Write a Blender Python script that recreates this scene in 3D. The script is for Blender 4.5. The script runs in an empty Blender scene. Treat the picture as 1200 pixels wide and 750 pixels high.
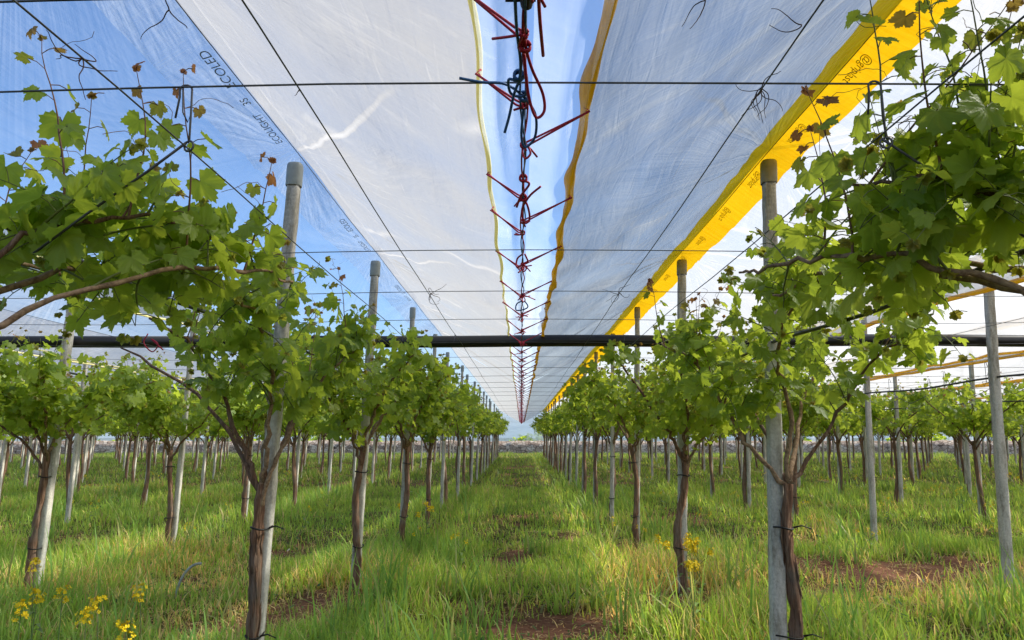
import bpy, math, random
import numpy as np
from mathutils import Vector, Matrix
R = math.radians
S = bpy.context.scene
COL = S.collection
rng = np.random.default_rng(7)
random.seed(7)

# ------------------------------------------------------------------ helpers
_T = np.random.default_rng(3).random((256, 256))
def vn(x, y, seed=0):
    x = np.asarray(x, float) + seed*17.31; y = np.asarray(y, float) + seed*7.77
    xi = np.floor(x).astype(int); yi = np.floor(y).astype(int)
    fx = x-xi; fy = y-yi
    fx = fx*fx*(3-2*fx); fy = fy*fy*(3-2*fy)
    a = _T[xi & 255, yi & 255]; b = _T[(xi+1) & 255, yi & 255]
    c = _T[xi & 255, (yi+1) & 255]; d = _T[(xi+1) & 255, (yi+1) & 255]
    return (a*(1-fx)+b*fx)*(1-fy)+(c*(1-fx)+d*fx)*fy
def fbm(x, y, seed=0, o=4):
    s = 0; a = .5; f = 1; t = 0
    for i in range(o):
        s = s+a*vn(np.asarray(x)*f, np.asarray(y)*f, seed+i*3); t += a; a *= .5; f *= 2.03
    return s/t
def sstep(a, b, x):
    t = np.clip((np.asarray(x, float)-a)/(b-a), 0, 1); return t*t*(3-2*t)

class MB:
    """collects verts / faces (+ optional per-vertex colour and uv) for ONE mesh"""
    def __init__(s): s.v = []; s.f = []; s.c = []; s.uv = []; s.n = 0
    def add(s, v, f, col=None, uv=None):
        v = np.asarray(v, float).reshape(-1, 3)
        s.v.append(v)
        for ff in f: s.f.append([i+s.n for i in ff])
        s.c.append(np.tile(np.array(col if col is not None else (1, 1, 1), float), (len(v), 1)) if (col is None or np.ndim(col) == 1) else np.asarray(col, float))
        s.uv.append(np.zeros((len(v), 2)) if uv is None else np.asarray(uv, float))
        s.n += len(v); return s
    def tube(s, pts, rad, n=6, cap=True, rough=0, seed=0, lobes=0, col=None):
        pts = [Vector(p) for p in pts]; m = len(pts)
        rad = [rad]*m if np.isscalar(rad) else list(rad)
        T = []
        for i in range(m):
            t = pts[min(i+1, m-1)]-pts[max(i-1, 0)]
            T.append(t.normalized() if t.length > 1e-9 else Vector((0, 0, 1)))
        a = Vector((1, 0, 0)) if abs(T[0].x) < .8 else Vector((0, 1, 0))
        N = (a-T[0]*a.dot(T[0])).normalized()
        V = []; F = []
        for i in range(m):
            N = (N-T[i]*N.dot(T[i])); N = N.normalized() if N.length > 1e-6 else Vector((0, 1, 0))
            B = T[i].cross(N)
            for k in range(n):
                an = 2*math.pi*k/n
                r = rad[i]
                if rough: r *= 1+rough*(float(vn(k*.9+seed*5, i*.55, seed))-.5)*2
                if lobes: r *= 1+.22*math.sin(lobes*an+i*.22+seed)
                V.append(pts[i]+N*(math.cos(an)*r)+B*(math.sin(an)*r))
        for i in range(m-1):
            for k in range(n):
                k2 = (k+1) % n
                F.append((i*n+k, i*n+k2, (i+1)*n+k2, (i+1)*n+k))
        if cap:
            F.append(tuple(range(n-1, -1, -1))); F.append(tuple((m-1)*n+k for k in range(n)))
        s.add([tuple(v) for v in V], F, col); return s
    def box(s, c, d, rz=0, jitter=0):
        x, y, z = d[0]/2, d[1]/2, d[2]/2; V = []
        for sz in (-1, 1):
            for sx, sy in ((-1, -1), (1, -1), (1, 1), (-1, 1)):
                px, py = sx*x, sy*y
                V.append((c[0]+px*math.cos(rz)-py*math.sin(rz)+random.uniform(-jitter, jitter), c[1]+px*math.sin(rz)+py*math.cos(rz)+random.uniform(-jitter, jitter), c[2]+sz*z))
        s.add(V, [(0, 3, 2, 1), (4, 5, 6, 7), (0, 1, 5, 4), (1, 2, 6, 5), (2, 3, 7, 6), (3, 0, 4, 7)]); return s
    def build(s, name, mat, parent=None, smooth=True, colour=False):
        V = np.concatenate(s.v)
        me = fast_mesh(name, V, s.f, smooth)
        if colour:
            at = me.color_attributes.new('Col', 'FLOAT_COLOR', 'POINT')
            C4 = np.ones((len(V), 4)); C4[:, :3] = np.concatenate(s.c); at.data.foreach_set('color', C4.ravel())
        me.materials.append(mat)
        return link(name, me, parent)

def fast_mesh(name, V, F, smooth=True):
    me = bpy.data.meshes.new(name)
    V = np.asarray(V, np.float32)
    if isinstance(F, np.ndarray):
        nf, k = F.shape; loops = F.ravel().astype(np.int32); starts = (np.arange(nf)*k).astype(np.int32); tot = np.full(nf, k, np.int32)
    else:
        tot = np.array([len(f) for f in F], np.int32); loops = np.array([i for f in F for i in f], np.int32)
        starts = np.concatenate([[0], np.cumsum(tot)[:-1]]).astype(np.int32)
    me.vertices.add(len(V)); me.vertices.foreach_set('co', V.ravel())
    me.loops.add(len(loops)); me.loops.foreach_set('vertex_index', loops)
    me.polygons.add(len(starts)); me.polygons.foreach_set('loop_start', starts); me.polygons.foreach_set('loop_total', tot)
    if smooth: me.polygons.foreach_set('use_smooth', np.ones(len(starts), bool))
    me.update(calc_edges=True); me.validate()
    return me
def link(name, me, parent=None, loc=None):
    o = bpy.data.objects.new(name, me); COL.objects.link(o)
    if parent is not None: o.parent = parent
    if loc is not None: o.location = loc
    return o
def tag(o, label=None, cat=None, group=None, kind=None):
    if label: o['label'] = label
    if cat: o['category'] = cat
    if group: o['group'] = group
    if kind: o['kind'] = kind
    return o
def empty(name, loc, label=None, cat=None, group=None):
    o = bpy.data.objects.new(name, None); COL.objects.link(o); o.location = loc; o.empty_display_size = .1
    return tag(o, label, cat, group)
def copy_tree(o, parent=None):
    c = o.copy(); COL.objects.link(c)
    if parent is not None: c.parent = parent
    for ch in list(o.children): copy_tree(ch, c)
    return c
ORD = ['first', 'second', 'third', 'fourth', 'fifth', 'sixth', 'seventh', 'eighth', 'ninth', 'tenth', 'eleventh', 'twelfth', 'thirteenth', 'fourteenth', 'fifteenth', 'sixteenth', 'seventeenth', 'eighteenth', 'nineteenth', 'twentieth', 'twenty-first', 'twenty-second', 'twenty-third', 'twenty-fourth', 'twenty-fifth', 'twenty-sixth', 'twenty-seventh', 'twenty-eighth', 'twenty-ninth', 'thirtieth']

# ------------------------------------------------------------------ materials
def mat(name):
    m = bpy.data.materials.new(name); m.use_nodes = True
    nt = m.node_tree; nt.nodes.clear()
    out = nt.nodes.new('ShaderNodeOutputMaterial')
    return m, nt, out
def N(nt, t, **k):
    n = nt.nodes.new(t)
    for a, b in k.items():
        if a.startswith('i_'): n.inputs[a[2:].replace('_', ' ')].default_value = b
        else: setattr(n, a, b)
    return n
def L(nt, a, b): nt.links.new(a, b)
def ramp(nt, fac, stops):
    r = nt.nodes.new('ShaderNodeValToRGB'); L(nt, fac, r.inputs[0])
    e = r.color_ramp.elements
    while len(e) < len(stops): e.new(.5)
    for i, (p, c) in enumerate(stops):
        e[i].position = p; e[i].color = (*c, 1) if len(c) == 3 else c
    return r.outputs[0]
def M2(nt, op, a, b=None, c=None, clamp=False):
    n = nt.nodes.new('ShaderNodeMath'); n.operation = op; n.use_clamp = clamp
    for i, x in enumerate((a, b, c)):
        if x is None: continue
        if hasattr(x, 'links') or hasattr(x, 'is_linked'): L(nt, x, n.inputs[i])
        else: n.inputs[i].default_value = x
    return n.outputs[0]
def mapr(nt, v, a, b, c, d):
    n = nt.nodes.new('ShaderNodeMapRange'); L(nt, v, n.inputs[0])
    for i, x in enumerate((a, b, c, d)): n.inputs[i+1].default_value = x
    return n.outputs[0]
def noise(nt, vec, scale, detail=4, rough=.5, dist=0):
    n = N(nt, 'ShaderNodeTexNoise'); n.inputs['Scale'].default_value = scale; n.inputs['Detail'].default_value = detail
    n.inputs['Roughness'].default_value = rough; n.inputs['Distortion'].default_value = dist
    if vec is not None: L(nt, vec, n.inputs['Vector'])
    return n.outputs[0]
def scaled(nt, vec, sc):
    n = N(nt, 'ShaderNodeMapping'); n.inputs['Scale'].default_value = sc; L(nt, vec, n.inputs['Vector']); return n.outputs[0]
def princ(nt, col, rough=.7, spec=.3, metal=0):
    p = N(nt, 'ShaderNodeBsdfPrincipled')
    if isinstance(col, tuple): p.inputs['Base Color'].default_value = (*col, 1)
    else: L(nt, col, p.inputs['Base Color'])
    if isinstance(rough, (int, float)): p.inputs['Roughness'].default_value = rough
    else: L(nt, rough, p.inputs['Roughness'])
    p.inputs['Specular IOR Level'].default_value = spec; p.inputs['Metallic'].default_value = metal
    return p
def bump(nt, h, strength=.5, dist=.01):
    b = N(nt, 'ShaderNodeBump'); b.inputs['Strength'].default_value = strength; b.inputs['Distance'].default_value = dist
    L(nt, h, b.inputs['Height']); return b.outputs[0]
def simple(name, col, rough=.6, spec=.3, metal=0, var=.25, scale=30, bmp=0):
    m, nt, out = mat(name)
    co = N(nt, 'ShaderNodeNewGeometry').outputs['Position']
    n = noise(nt, co, scale, 5)
    lo = tuple(c*(1-var) for c in col); hi = tuple(min(1, c*(1+var)) for c in col)
    p = princ(nt, ramp(nt, n, [(.3, lo), (.7, hi)]), rough, spec, metal)
    if bmp: L(nt, bump(nt, n, .6, bmp), p.inputs['Normal'])
    L(nt, p.outputs[0], out.inputs[0]); return m

def leaf_mat(name, dark, lit, trans, tw=.42):
    m, nt, out = mat(name)
    at = N(nt, 'ShaderNodeVertexColor', layer_name='Col')
    sep = N(nt, 'ShaderNodeSeparateColor'); L(nt, at.outputs[0], sep.inputs[0])
    rnd, young, vein = sep.outputs[0], sep.outputs[1], sep.outputs[2]
    co = N(nt, 'ShaderNodeNewGeometry').outputs['Position']
    nz = noise(nt, co, 45, 3)
    r2 = M2(nt, 'MULTIPLY_ADD', nz, .35, M2(nt, 'MULTIPLY_ADD', rnd, .8, -.08), clamp=True)
    base = ramp(nt, r2, [(0, dark), (1, lit)])
    yc = ramp(nt, young, [(0, (0, 0, 0)), (.45, (.16, .19, .03)), (.8, (.25, .15, .04)), (1, (.30, .11, .05))])
    mx = N(nt, 'ShaderNodeMix', data_type='RGBA'); L(nt, mapr(nt, young, .3, .75, 0, 1), mx.inputs[0]); L(nt, base, mx.inputs[6]); L(nt, yc, mx.inputs[7])
    mv = N(nt, 'ShaderNodeMix', data_type='RGBA'); L(nt, M2(nt, 'MULTIPLY', vein, .45), mv.inputs[0]); L(nt, mx.outputs[2], mv.inputs[6]); mv.inputs[7].default_value = (.22, .30, .08, 1)
    p = princ(nt, mv.outputs[2], .42, .42)
    L(nt, bump(nt, noise(nt, co, 160, 3), .35, .004), p.inputs['Normal'])
    tr = N(nt, 'ShaderNodeBsdfTranslucent')
    mt = N(nt, 'ShaderNodeMix', data_type='RGBA'); L(nt, mapr(nt, young, .4, .9, 0, 1), mt.inputs[0]); mt.inputs[6].default_value = (*trans, 1); mt.inputs[7].default_value = (.55, .26, .09, 1)
    mt2 = N(nt, 'ShaderNodeMix', data_type='RGBA', blend_type='MULTIPLY'); mt2.inputs[0].default_value = .55; L(nt, mt.outputs[2], mt2.inputs[6]); L(nt, ramp(nt, r2, [(0, (.45, .55, .4)), (1, (1.3, 1.1, 1))]), mt2.inputs[7])
    L(nt, mt2.outputs[2], tr.inputs[0])
    ms = N(nt, 'ShaderNodeMixShader'); ms.inputs[0].default_value = tw; L(nt, p.outputs[0], ms.inputs[1]); L(nt, tr.outputs[0], ms.inputs[2])
    L(nt, ms.outputs[0], out.inputs[0]); return m
LEAF = leaf_mat('vine_leaf', (.095, .185, .022), (.29, .41, .05), (.66, .84, .08), .51)

def bark_mat():
    m, nt, out = mat('vine_bark')
    tc = N(nt, 'ShaderNodeTexCoord').outputs['Object']
    st = noise(nt, scaled(nt, tc, (70, 70, 5)), 1, 6, .65, .4)
    bl = noise(nt, tc, 9, 3)
    c = ramp(nt, st, [(.25, (.05, .026, .016)), (.5, (.22, .125, .080)), (.78, (.46, .32, .22))])
    mx = N(nt, 'ShaderNodeMix', data_type='RGBA'); L(nt, mapr(nt, bl, .45, .7, 0, .6), mx.inputs[0]); L(nt, c, mx.inputs[6]); mx.inputs[7].default_value = (.20, .17, .14, 1)
    p = princ(nt, mx.outputs[2], .9, .15); L(nt, bump(nt, st, 1, .02), p.inputs['Normal'])
    L(nt, p.outputs[0], out.inputs[0]); return m
BARK = bark_mat()
def cane_mat():
    m, nt, out = mat('vine_cane')
    tc = N(nt, 'ShaderNodeNewGeometry').outputs['Position']
    st = noise(nt, tc, 60, 5, .6)
    p = princ(nt, ramp(nt, st, [(.3, (.14, .085, .05)), (.7, (.42, .29, .18))]), .8, .2)
    L(nt, bump(nt, st, .8, .004), p.inputs['Normal']); L(nt, p.outputs[0], out.inputs[0]); return m
CANE = cane_mat()
SHOOT = simple('green_shoot', (.14, .17, .045), .5, .4, var=.45, scale=12)
REDSHOOT = simple('red_shoot', (.20, .10, .055), .5, .4, var=.4, scale=18)
DRY = simple('dry_tendril', (.10, .06, .05), .8, .2)
def concrete():
    m, nt, out = mat('post_concrete')
    co = N(nt, 'ShaderNodeTexCoord').outputs['Object']
    a = noise(nt, co, 55, 8, .7); b = noise(nt, scaled(nt, co, (9, 9, 1.6)), 1, 4)
    v = N(nt, 'ShaderNodeTexVoronoi'); v.inputs['Scale'].default_value = 120; L(nt, co, v.inputs['Vector'])
    pit = mapr(nt, v.outputs['Distance'], 0, .25, 0, 1)
    mm = M2(nt, 'ADD', M2(nt, 'MULTIPLY', a, .6), M2(nt, 'MULTIPLY', b, .5))
    c = ramp(nt, mm, [(.35, (.32, .31, .28)), (.58, (.60, .585, .54)), (.75, (.72, .71, .67))])
    big = noise(nt, scaled(nt, co, (14, 14, 3.5)), 1, 5, .7)
    c0 = N(nt, 'ShaderNodeMix', data_type='RGBA', blend_type='MULTIPLY'); c0.inputs[0].default_value = .8; L(nt, c, c0.inputs[6]); L(nt, ramp(nt, big, [(.36, (.50, .46, .38)), (.50, (1, .98, .93)), (.64, (1.0, 1.0, .98)), (.72, (.80, .80, .62))]), c0.inputs[7]); c = c0.outputs[2]
    mx = N(nt, 'ShaderNodeMix', data_type='RGBA', blend_type='MULTIPLY'); mx.inputs[0].default_value = .5; L(nt, c, mx.inputs[6]); L(nt, ramp(nt, pit, [(0, (.3, .3, .3)), (1, (1, 1, 1))]), mx.inputs[7])
    p = princ(nt, mx.outputs[2], .92, .15); L(nt, bump(nt, M2(nt, 'ADD', a, M2(nt, 'MULTIPLY', pit, .4)), .7, .006), p.inputs['Normal'])
    L(nt, p.outputs[0], out.inputs[0]); return m
CONC = concrete()
CAPG = simple('cap_grey_plastic', (.30, .33, .32), .45, .4, var=.12)
CAPY = simple('cap_yellow_lit_plastic', (.30, .27, .17), .45, .4, var=.15)  # yellow light falling on the right row caps is painted into their colour
STEEL = simple('galvanised_wire', (.10, .105, .115), .45, .5, metal=.5, var=.3)
HOSE = simple('black_polythene', (.012, .012, .013), .38, .5, var=.3, scale=8)
RUB = simple('black_rubber_tie', (.015, .014, .013), .6, .3)
REDR = simple('red_rope', (.42, .018, .045), .55, .35, var=.35, scale=220, bmp=.002)
BLUER = simple('blue_rope', (.035, .11, .26), .55, .35, var=.4, scale=220, bmp=.002)
YEL = simple('yellow_petals', (.85, .62, .01), .6, .2, var=.15, scale=60)
STALK = simple('flower_stalk', (.13, .20, .05), .6, .3, var=.3)

PITCH = 2.5; Y0 = 4.2
def film_mat(name, tfac, tint, trans_tint, streak=1.0, folds=1.0, yellow=None):
    """thin polythene: part clear, part scattering; creases and stress streaks vary the mix"""
    m, nt, out = mat(name)
    tc = N(nt, 'ShaderNodeTexCoord').outputs['Object']      # local x: across from ridge, y: along the row
    sp = N(nt, 'ShaderNodeSeparateXYZ'); L(nt, tc, sp.inputs[0])
    X, Y = sp.outputs[0], sp.outputs[1]
    aX = M2(nt, 'ABSOLUTE', X)
    ym = M2(nt, 'SUBTRACT', M2(nt, 'MODULO', M2(nt, 'ADD', Y, PITCH*20-Y0+PITCH/2), PITCH), PITCH/2)
    cell = M2(nt, 'FLOOR', M2(nt, 'DIVIDE', M2(nt, 'ADD', Y, PITCH*20-Y0+PITCH/2), PITCH))
    # stress streaks fanning out of every post cap
    ang = M2(nt, 'ARCTAN2', ym, aX)
    rr = M2(nt, 'SQRT', M2(nt, 'ADD', M2(nt, 'MULTIPLY', ym, ym), M2(nt, 'MULTIPLY', aX, aX)))
    cv = N(nt, 'ShaderNodeCombineXYZ'); L(nt, M2(nt, 'MULTIPLY', ang, 11), cv.inputs[0]); L(nt, M2(nt, 'MULTIPLY', cell, 3.7), cv.inputs[1]); L(nt, M2(nt, 'MULTIPLY_ADD', X, 2.4, M2(nt, 'MULTIPLY', rr, 1.3)), cv.inputs[2])
    fan = noise(nt, cv.outputs[0], 1.6, 3, .6)
    fanl = mapr(nt, fan, .56, .74, 0, 1)
    fall = mapr(nt, rr, .15, 1.6, 1, .12)
    fan2 = M2(nt, 'MULTIPLY', fanl, fall)
    # fine pulled wrinkles across the slope and long faint streaks
    w1 = noise(nt, scaled(nt, tc, (3.0, 34, 1)), 1, 4, .65, .9)
    w2 = noise(nt, scaled(nt, tc, (20, 2.2, 1)), 1, 3, .6, .8)
    w3 = noise(nt, tc, 1.3, 4, .55, .5)
    rt = N(nt, 'ShaderNodeMapping'); rt.inputs['Rotation'].default_value = (0, 0, R(38)); rt.inputs['Scale'].default_value = (30, 1.8, 1); L(nt, tc, rt.inputs['Vector'])
    w4 = noise(nt, rt.outputs[0], 1, 3, .6, .6)
    thin = mapr(nt, w4, .66, .74, 0, 1)
    nearridge = mapr(nt, aX, .0, .35, 1, 0)
    wr = M2(nt, 'MULTIPLY', mapr(nt, w1, .45, .75, 0, 1), M2(nt, 'MULTIPLY_ADD', nearridge, .9, .12))
    # one clear bright crease leaving each cap towards the gutter
    cr = M2(nt, 'ABSOLUTE', M2(nt, 'ADD', M2(nt, 'SUBTRACT', M2(nt, 'MODULO', M2(nt, 'ADD', M2(nt, 'MULTIPLY', aX, 2.05), M2(nt, 'ADD', Y, PITCH*20-Y0+PITCH/2)), PITCH), PITCH/2), M2(nt, 'MULTIPLY_ADD', noise(nt, scaled(nt, tc, (5, .35, 1)), 1, 2), .22, -.11)))
    crl = M2(nt, 'MULTIPLY', mapr(nt, cr, .004, .038, 1, 0), M2(nt, 'MULTIPLY', mapr(nt, aX, .0, .03, 0, 1), mapr(nt, aX, .55, .95, 1, .0)))
    soft = M2(nt, 'ABSOLUTE', M2(nt, 'ADD', M2(nt, 'SUBTRACT', M2(nt, 'MODULO', M2(nt, 'ADD', M2(nt, 'MULTIPLY', aX, 1.1), M2(nt, 'ADD', Y, 51.37)), 1.93), .96), M2(nt, 'MULTIPLY_ADD', noise(nt, scaled(nt, tc, (1.6, .5, 1)), 1, 3), .9, -.45)))
    softl = M2(nt, 'MULTIPLY', mapr(nt, soft, .01, .10, 1, 0), mapr(nt, noise(nt, tc, 1.7, 2), .45, .62, 0, 1))
    f = M2(nt, 'MULTIPLY', softl, .20*min(1, folds+.25))
    f = M2(nt, 'MULTIPLY_ADD', fan2, .30*streak, f)
    f = M2(nt, 'MULTIPLY_ADD', wr, .22*streak, f)
    f = M2(nt, 'MULTIPLY_ADD', thin, .16*streak, f)
    f = M2(nt, 'MULTIPLY_ADD', M2(nt, 'SUBTRACT', w3, .5), .55, f)
    f = M2(nt, 'MULTIPLY_ADD', M2(nt, 'SUBTRACT', w2, .5), .15, f)
    f = M2(nt, 'MULTIPLY_ADD', crl, .7*folds, f)
    fac = M2(nt, 'ADD', f, 1-tfac, clamp=True)
    fac = M2(nt, 'MINIMUM', fac, .93)
    hgt = M2(nt, 'ADD', M2(nt, 'MULTIPLY', w1, .5), M2(nt, 'ADD', M2(nt, 'MULTIPLY', fan, .9), M2(nt, 'MULTIPLY', w2, .4)))
    bm = bump(nt, hgt, .8, .02)
    tr = N(nt, 'ShaderNodeBsdfTransparent'); tr.inputs[0].default_value = (*trans_tint, 1)
    tl = N(nt, 'ShaderNodeBsdfTranslucent'); tl.inputs[0].default_value = (*tint, 1); L(nt, bm, tl.inputs['Normal'])
    dense = M2(nt, 'MULTIPLY_ADD', crl, .42*folds, M2(nt, 'MULTIPLY_ADD', softl, .32*min(1, folds+.25), M2(nt, 'MULTIPLY_ADD', fan2, .55*streak, M2(nt, 'MULTIPLY_ADD', wr, .35*streak, M2(nt, 'MULTIPLY', thin, .30*streak)))), clamp=True)
    dm = N(nt, 'ShaderNodeMix', data_type='RGBA'); L(nt, dense, dm.inputs[0]); dm.inputs[6].default_value = (*tint, 1); dm.inputs[7].default_value = (*[min(.95, c*1.9) for c in tint], 1)
    L(nt, dm.outputs[2], tl.inputs[0])
    if yellow:
        yc = ramp(nt, M2(nt, 'ADD', M2(nt, 'MULTIPLY', w1, .55), M2(nt, 'MULTIPLY', w3, .45)), [(.35, yellow[0]), (.62, yellow[1])])
        L(nt, yc, tl.inputs[0])
    df = N(nt, 'ShaderNodeBsdfDiffuse'); df.inputs[0].default_value = (*[c*.55 for c in tint], 1); L(nt, bm, df.inputs['Normal'])
    if yellow: L(nt, yc, df.inputs[0])
    sc = N(nt, 'ShaderNodeMixShader'); sc.inputs[0].default_value = .22; L(nt, tl.outputs[0], sc.inputs[1]); L(nt, df.outputs[0], sc.inputs[2])
    m1 = N(nt, 'ShaderNodeMixShader'); L(nt, fac, m1.inputs[0]); L(nt, tr.outputs[0], m1.inputs[1]); L(nt, sc.outputs[0], m1.inputs[2])
    gl = N(nt, 'ShaderNodeBsdfGlossy'); gl.inputs['Roughness'].default_value = .22; gl.inputs[0].default_value = (1, 1, 1, 1); L(nt, bm, gl.inputs['Normal'])
    m2 = N(nt, 'ShaderNodeMixShader'); m2.inputs[0].default_value = .05; L(nt, m1.outputs[0], m2.inputs[1]); L(nt, gl.outputs[0], m2.inputs[2])
    L(nt, m2.outputs[0], out.inputs[0]); return m
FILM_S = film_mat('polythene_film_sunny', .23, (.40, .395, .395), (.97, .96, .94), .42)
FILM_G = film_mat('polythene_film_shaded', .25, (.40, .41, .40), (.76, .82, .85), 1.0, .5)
FILM = film_mat('polythene_film', .44, (.54, .545, .55), (.97, .98, 1.0))
FILM_W = film_mat('polythene_film_white', .36, (.72, .72, .72), (.97, .98, 1.0), .7, 0)
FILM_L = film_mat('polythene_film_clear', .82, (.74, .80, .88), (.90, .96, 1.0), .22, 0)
FLAP = film_mat('polythene_flap', .74, (.80, .88, .98), (.95, .98, 1.0), .9, 0)
YBAND_IN = film_mat('yellow_film_inner', .10, (.9, .7, .01), (1, .8, .02), .3, 0, yellow=((.92, .50, .0), (1.0, .76, .02)))  # brighter yellow painted in to make up for shade on the inner slope
YBAND = film_mat('yellow_film', .10, (.9, .6, .01), (1, .75, .02), .3, 0, yellow=((.84, .40, .0), (1.0, .62, .01)))
WBAND = film_mat('milky_film', .70, (.86, .90, .97), (.97, .98, 1.0), 1.2, 0)
HEMY, nt, out = mat('pale_yellow_hem')
tl = N(nt, 'ShaderNodeBsdfTranslucent'); tl.inputs[0].default_value = (1, .96, .62, 1); dd_ = N(nt, 'ShaderNodeBsdfDiffuse'); dd_.inputs[0].default_value = (1, .93, .5, 1)
ms = N(nt, 'ShaderNodeMixShader'); ms.inputs[0].default_value = .5; L(nt, tl.outputs[0], ms.inputs[1]); L(nt, dd_.outputs[0], ms.inputs[2]); L(nt, ms.outputs[0], out.inputs[0])
def amber():
    m, nt, out = mat('amber_hem')
    tc = N(nt, 'ShaderNodeTexCoord').outputs['Object']
    n = noise(nt, scaled(nt, tc, (90, 9, 90)), 1, 4, .6, 1.0)
    p = princ(nt, ramp(nt, n, [(.32, (.34, .18, .01)), (.5, (.75, .47, .03)), (.68, (1.0, .80, .16))]), .35, .5)
    L(nt, bump(nt, n, 1, .01), p.inputs['Normal'])
    tl = N(nt, 'ShaderNodeBsdfTranslucent'); tl.inputs[0].default_value = (1, .72, .06, 1)
    ms = N(nt, 'ShaderNodeMixShader'); ms.inputs[0].default_value = .5; L(nt, p.outputs[0], ms.inputs[1]); L(nt, tl.outputs[0], ms.inputs[2])
    L(nt, ms.outputs[0], out.inputs[0]); return m
AMBER = amber()
INK = simple('print_ink', (.16, .22, .33), .6, .2)
INKB = simple('print_ink_brown', (.58, .36, .01), .6, .2)

# ------------------------------------------------------------------ camera, light, sky
cam_d = bpy.data.cameras.new('camera'); cam = bpy.data.objects.new('camera', cam_d); COL.objects.link(cam)
CAMH = 1.35
cam_d.sensor_width = 36; cam_d.lens = 26.0; cam_d.clip_end = 3000; cam_d.clip_start = .05
cam.location = (0, 0, CAMH); cam.rotation_euler = (R(90+8.98), 0, R(.72)); S.camera = cam

SUN_EL, SUN_AZ = 46, 78          # azimuth measured from +Y towards +X
sd = Vector((math.sin(R(SUN_AZ))*math.cos(R(SUN_EL)), math.cos(R(SUN_AZ))*math.cos(R(SUN_EL)), math.sin(R(SUN_EL))))
sl = bpy.data.lights.new('sun', 'SUN'); so = bpy.data.objects.new('sun', sl); COL.objects.link(so)
sl.energy = 6.3; sl.angle = R(2.0); sl.color = (1, .94, .82)
so.rotation_euler = (-sd).to_track_quat('-Z', 'Y').to_euler()
W = bpy.data.worlds.new("World"); S.world = W; W.use_nodes = True
nt = W.node_tree; nt.nodes.clear()
sky = N(nt, 'ShaderNodeTexSky', sky_type='NISHITA', sun_disc=False, sun_elevation=R(SUN_EL), sun_rotation=R(SUN_AZ), air_density=1.0, dust_density=1.0, ozone_density=2.0)
tcw = N(nt, 'ShaderNodeTexCoord').outputs['Generated']
spw = N(nt, 'ShaderNodeSeparateXYZ'); L(nt, tcw, spw.inputs[0])
cl = noise(nt, scaled(nt, tcw, (1, 1, 2)), 1.9, 6, .55, .4)
side = M2(nt, 'MULTIPLY_ADD', spw.outputs[0], .55, M2(nt, 'MULTIPLY', spw.outputs[1], .0))
low = mapr(nt, spw.outputs[2], 0, .30, .42, 0)
cf = M2(nt, 'ADD', M2(nt, 'ADD', cl, side), low)
cfac = mapr(nt, cf, .62, .90, 0, .92)
mw = N(nt, 'ShaderNodeMix', data_type='RGBA'); L(nt, cfac, mw.inputs[0]); mt_ = N(nt, 'ShaderNodeMix', data_type='RGBA', blend_type='MULTIPLY'); mt_.inputs[0].default_value = 1; L(nt, sky.outputs[0], mt_.inputs[6]); mt_.inputs[7].default_value = (1.12, 1.28, 1.5, 1); L(nt, mt_.outputs[2], mw.inputs[6]); mw.inputs[7].default_value = (6.1, 6.2, 6.4, 1)
bg = N(nt, 'ShaderNodeBackground'); bg.inputs[1].default_value = .16; L(nt, mw.outputs[2], bg.inputs[0])
ow = N(nt, 'ShaderNodeOutputWorld'); L(nt, bg.outputs[0], ow.inputs[0])
S.view_settings.view_transform = 'Standard'; S.view_settings.look = 'None'; S.view_settings.exposure = 0
S.render.engine = 'CYCLES'
S.cycles.max_bounces = 12; S.cycles.transparent_max_bounces = 24; S.cycles.transmission_bounces = 6; S.cycles.diffuse_bounces = 4
S.cycles.use_denoising = True; S.cycles.use_fast_gi = False; S.cycles.caustics_reflective = False; S.cycles.caustics_refractive = False
S.cycles.sample_clamp_indirect = 6
try: S.cycles.denoiser = 'OPENIMAGEDENOISE'
except Exception: pass

# ------------------------------------------------------------------ layout
SP = 2.82
ROWS_R = [1.48+SP*k for k in range(11)]
ROWS_L = [-1.34-SP*k for k in range(11)]
NPOST = 19
YP = [1.7+PITCH*j for j in range(NPOST)]
YEND = 48.0
LEAN = .034            # every post and trunk leans a little to the right
ZR, ZH, ZN = 3.045, 2.30, 2.19     # ridge, hem and wire-net heights
def inview(x, y, m=1.2):
    return y > .3 and abs(x) < .70*y+m
def rowname(side, k):
    if k == 0: return 'in the row just %s of the alley' % side
    return 'in the %s row %s of the alley' % (ORD[k], side)

# ------------------------------------------------------------------ ground
def gh(x, y):
    return (fbm(np.asarray(x)*1.1, np.asarray(y)*1.1, 2, 4)-.5)*.12 + (fbm(np.asarray(x)*.17, np.asarray(y)*.17, 5, 2)-.5)*.10
def gauss(x, y, cx, cy, sx, sy): return np.exp(-((x-cx)/sx)**2-((y-cy)/sy)**2)
def soilmask(x, y):
    n = fbm(x*.9, y*.9, 11, 4); n2 = fbm(x*3.1, y*3.1, 13, 3)
    s = sstep(.57, .70, n*.65+n2*.35)*.8
    for g in ((.15, 5.5, .7, .6), (1.35, 6.4, .35, .6), (3.9, 7.6, 1.2, .8), (2.5, 6.6, .5, .3), (-1.6, 6.3, .45, .5), (-2.0, 5.6, .5, .3), (.0, 8.8, .25, .5), (1.2, 8.9, .3, .5)):
        s = s+gauss(x, y, *g)*(.5+1.5*n2)
    # worn soil strip beneath each row
    return np.clip(s, 0, 1)
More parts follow.
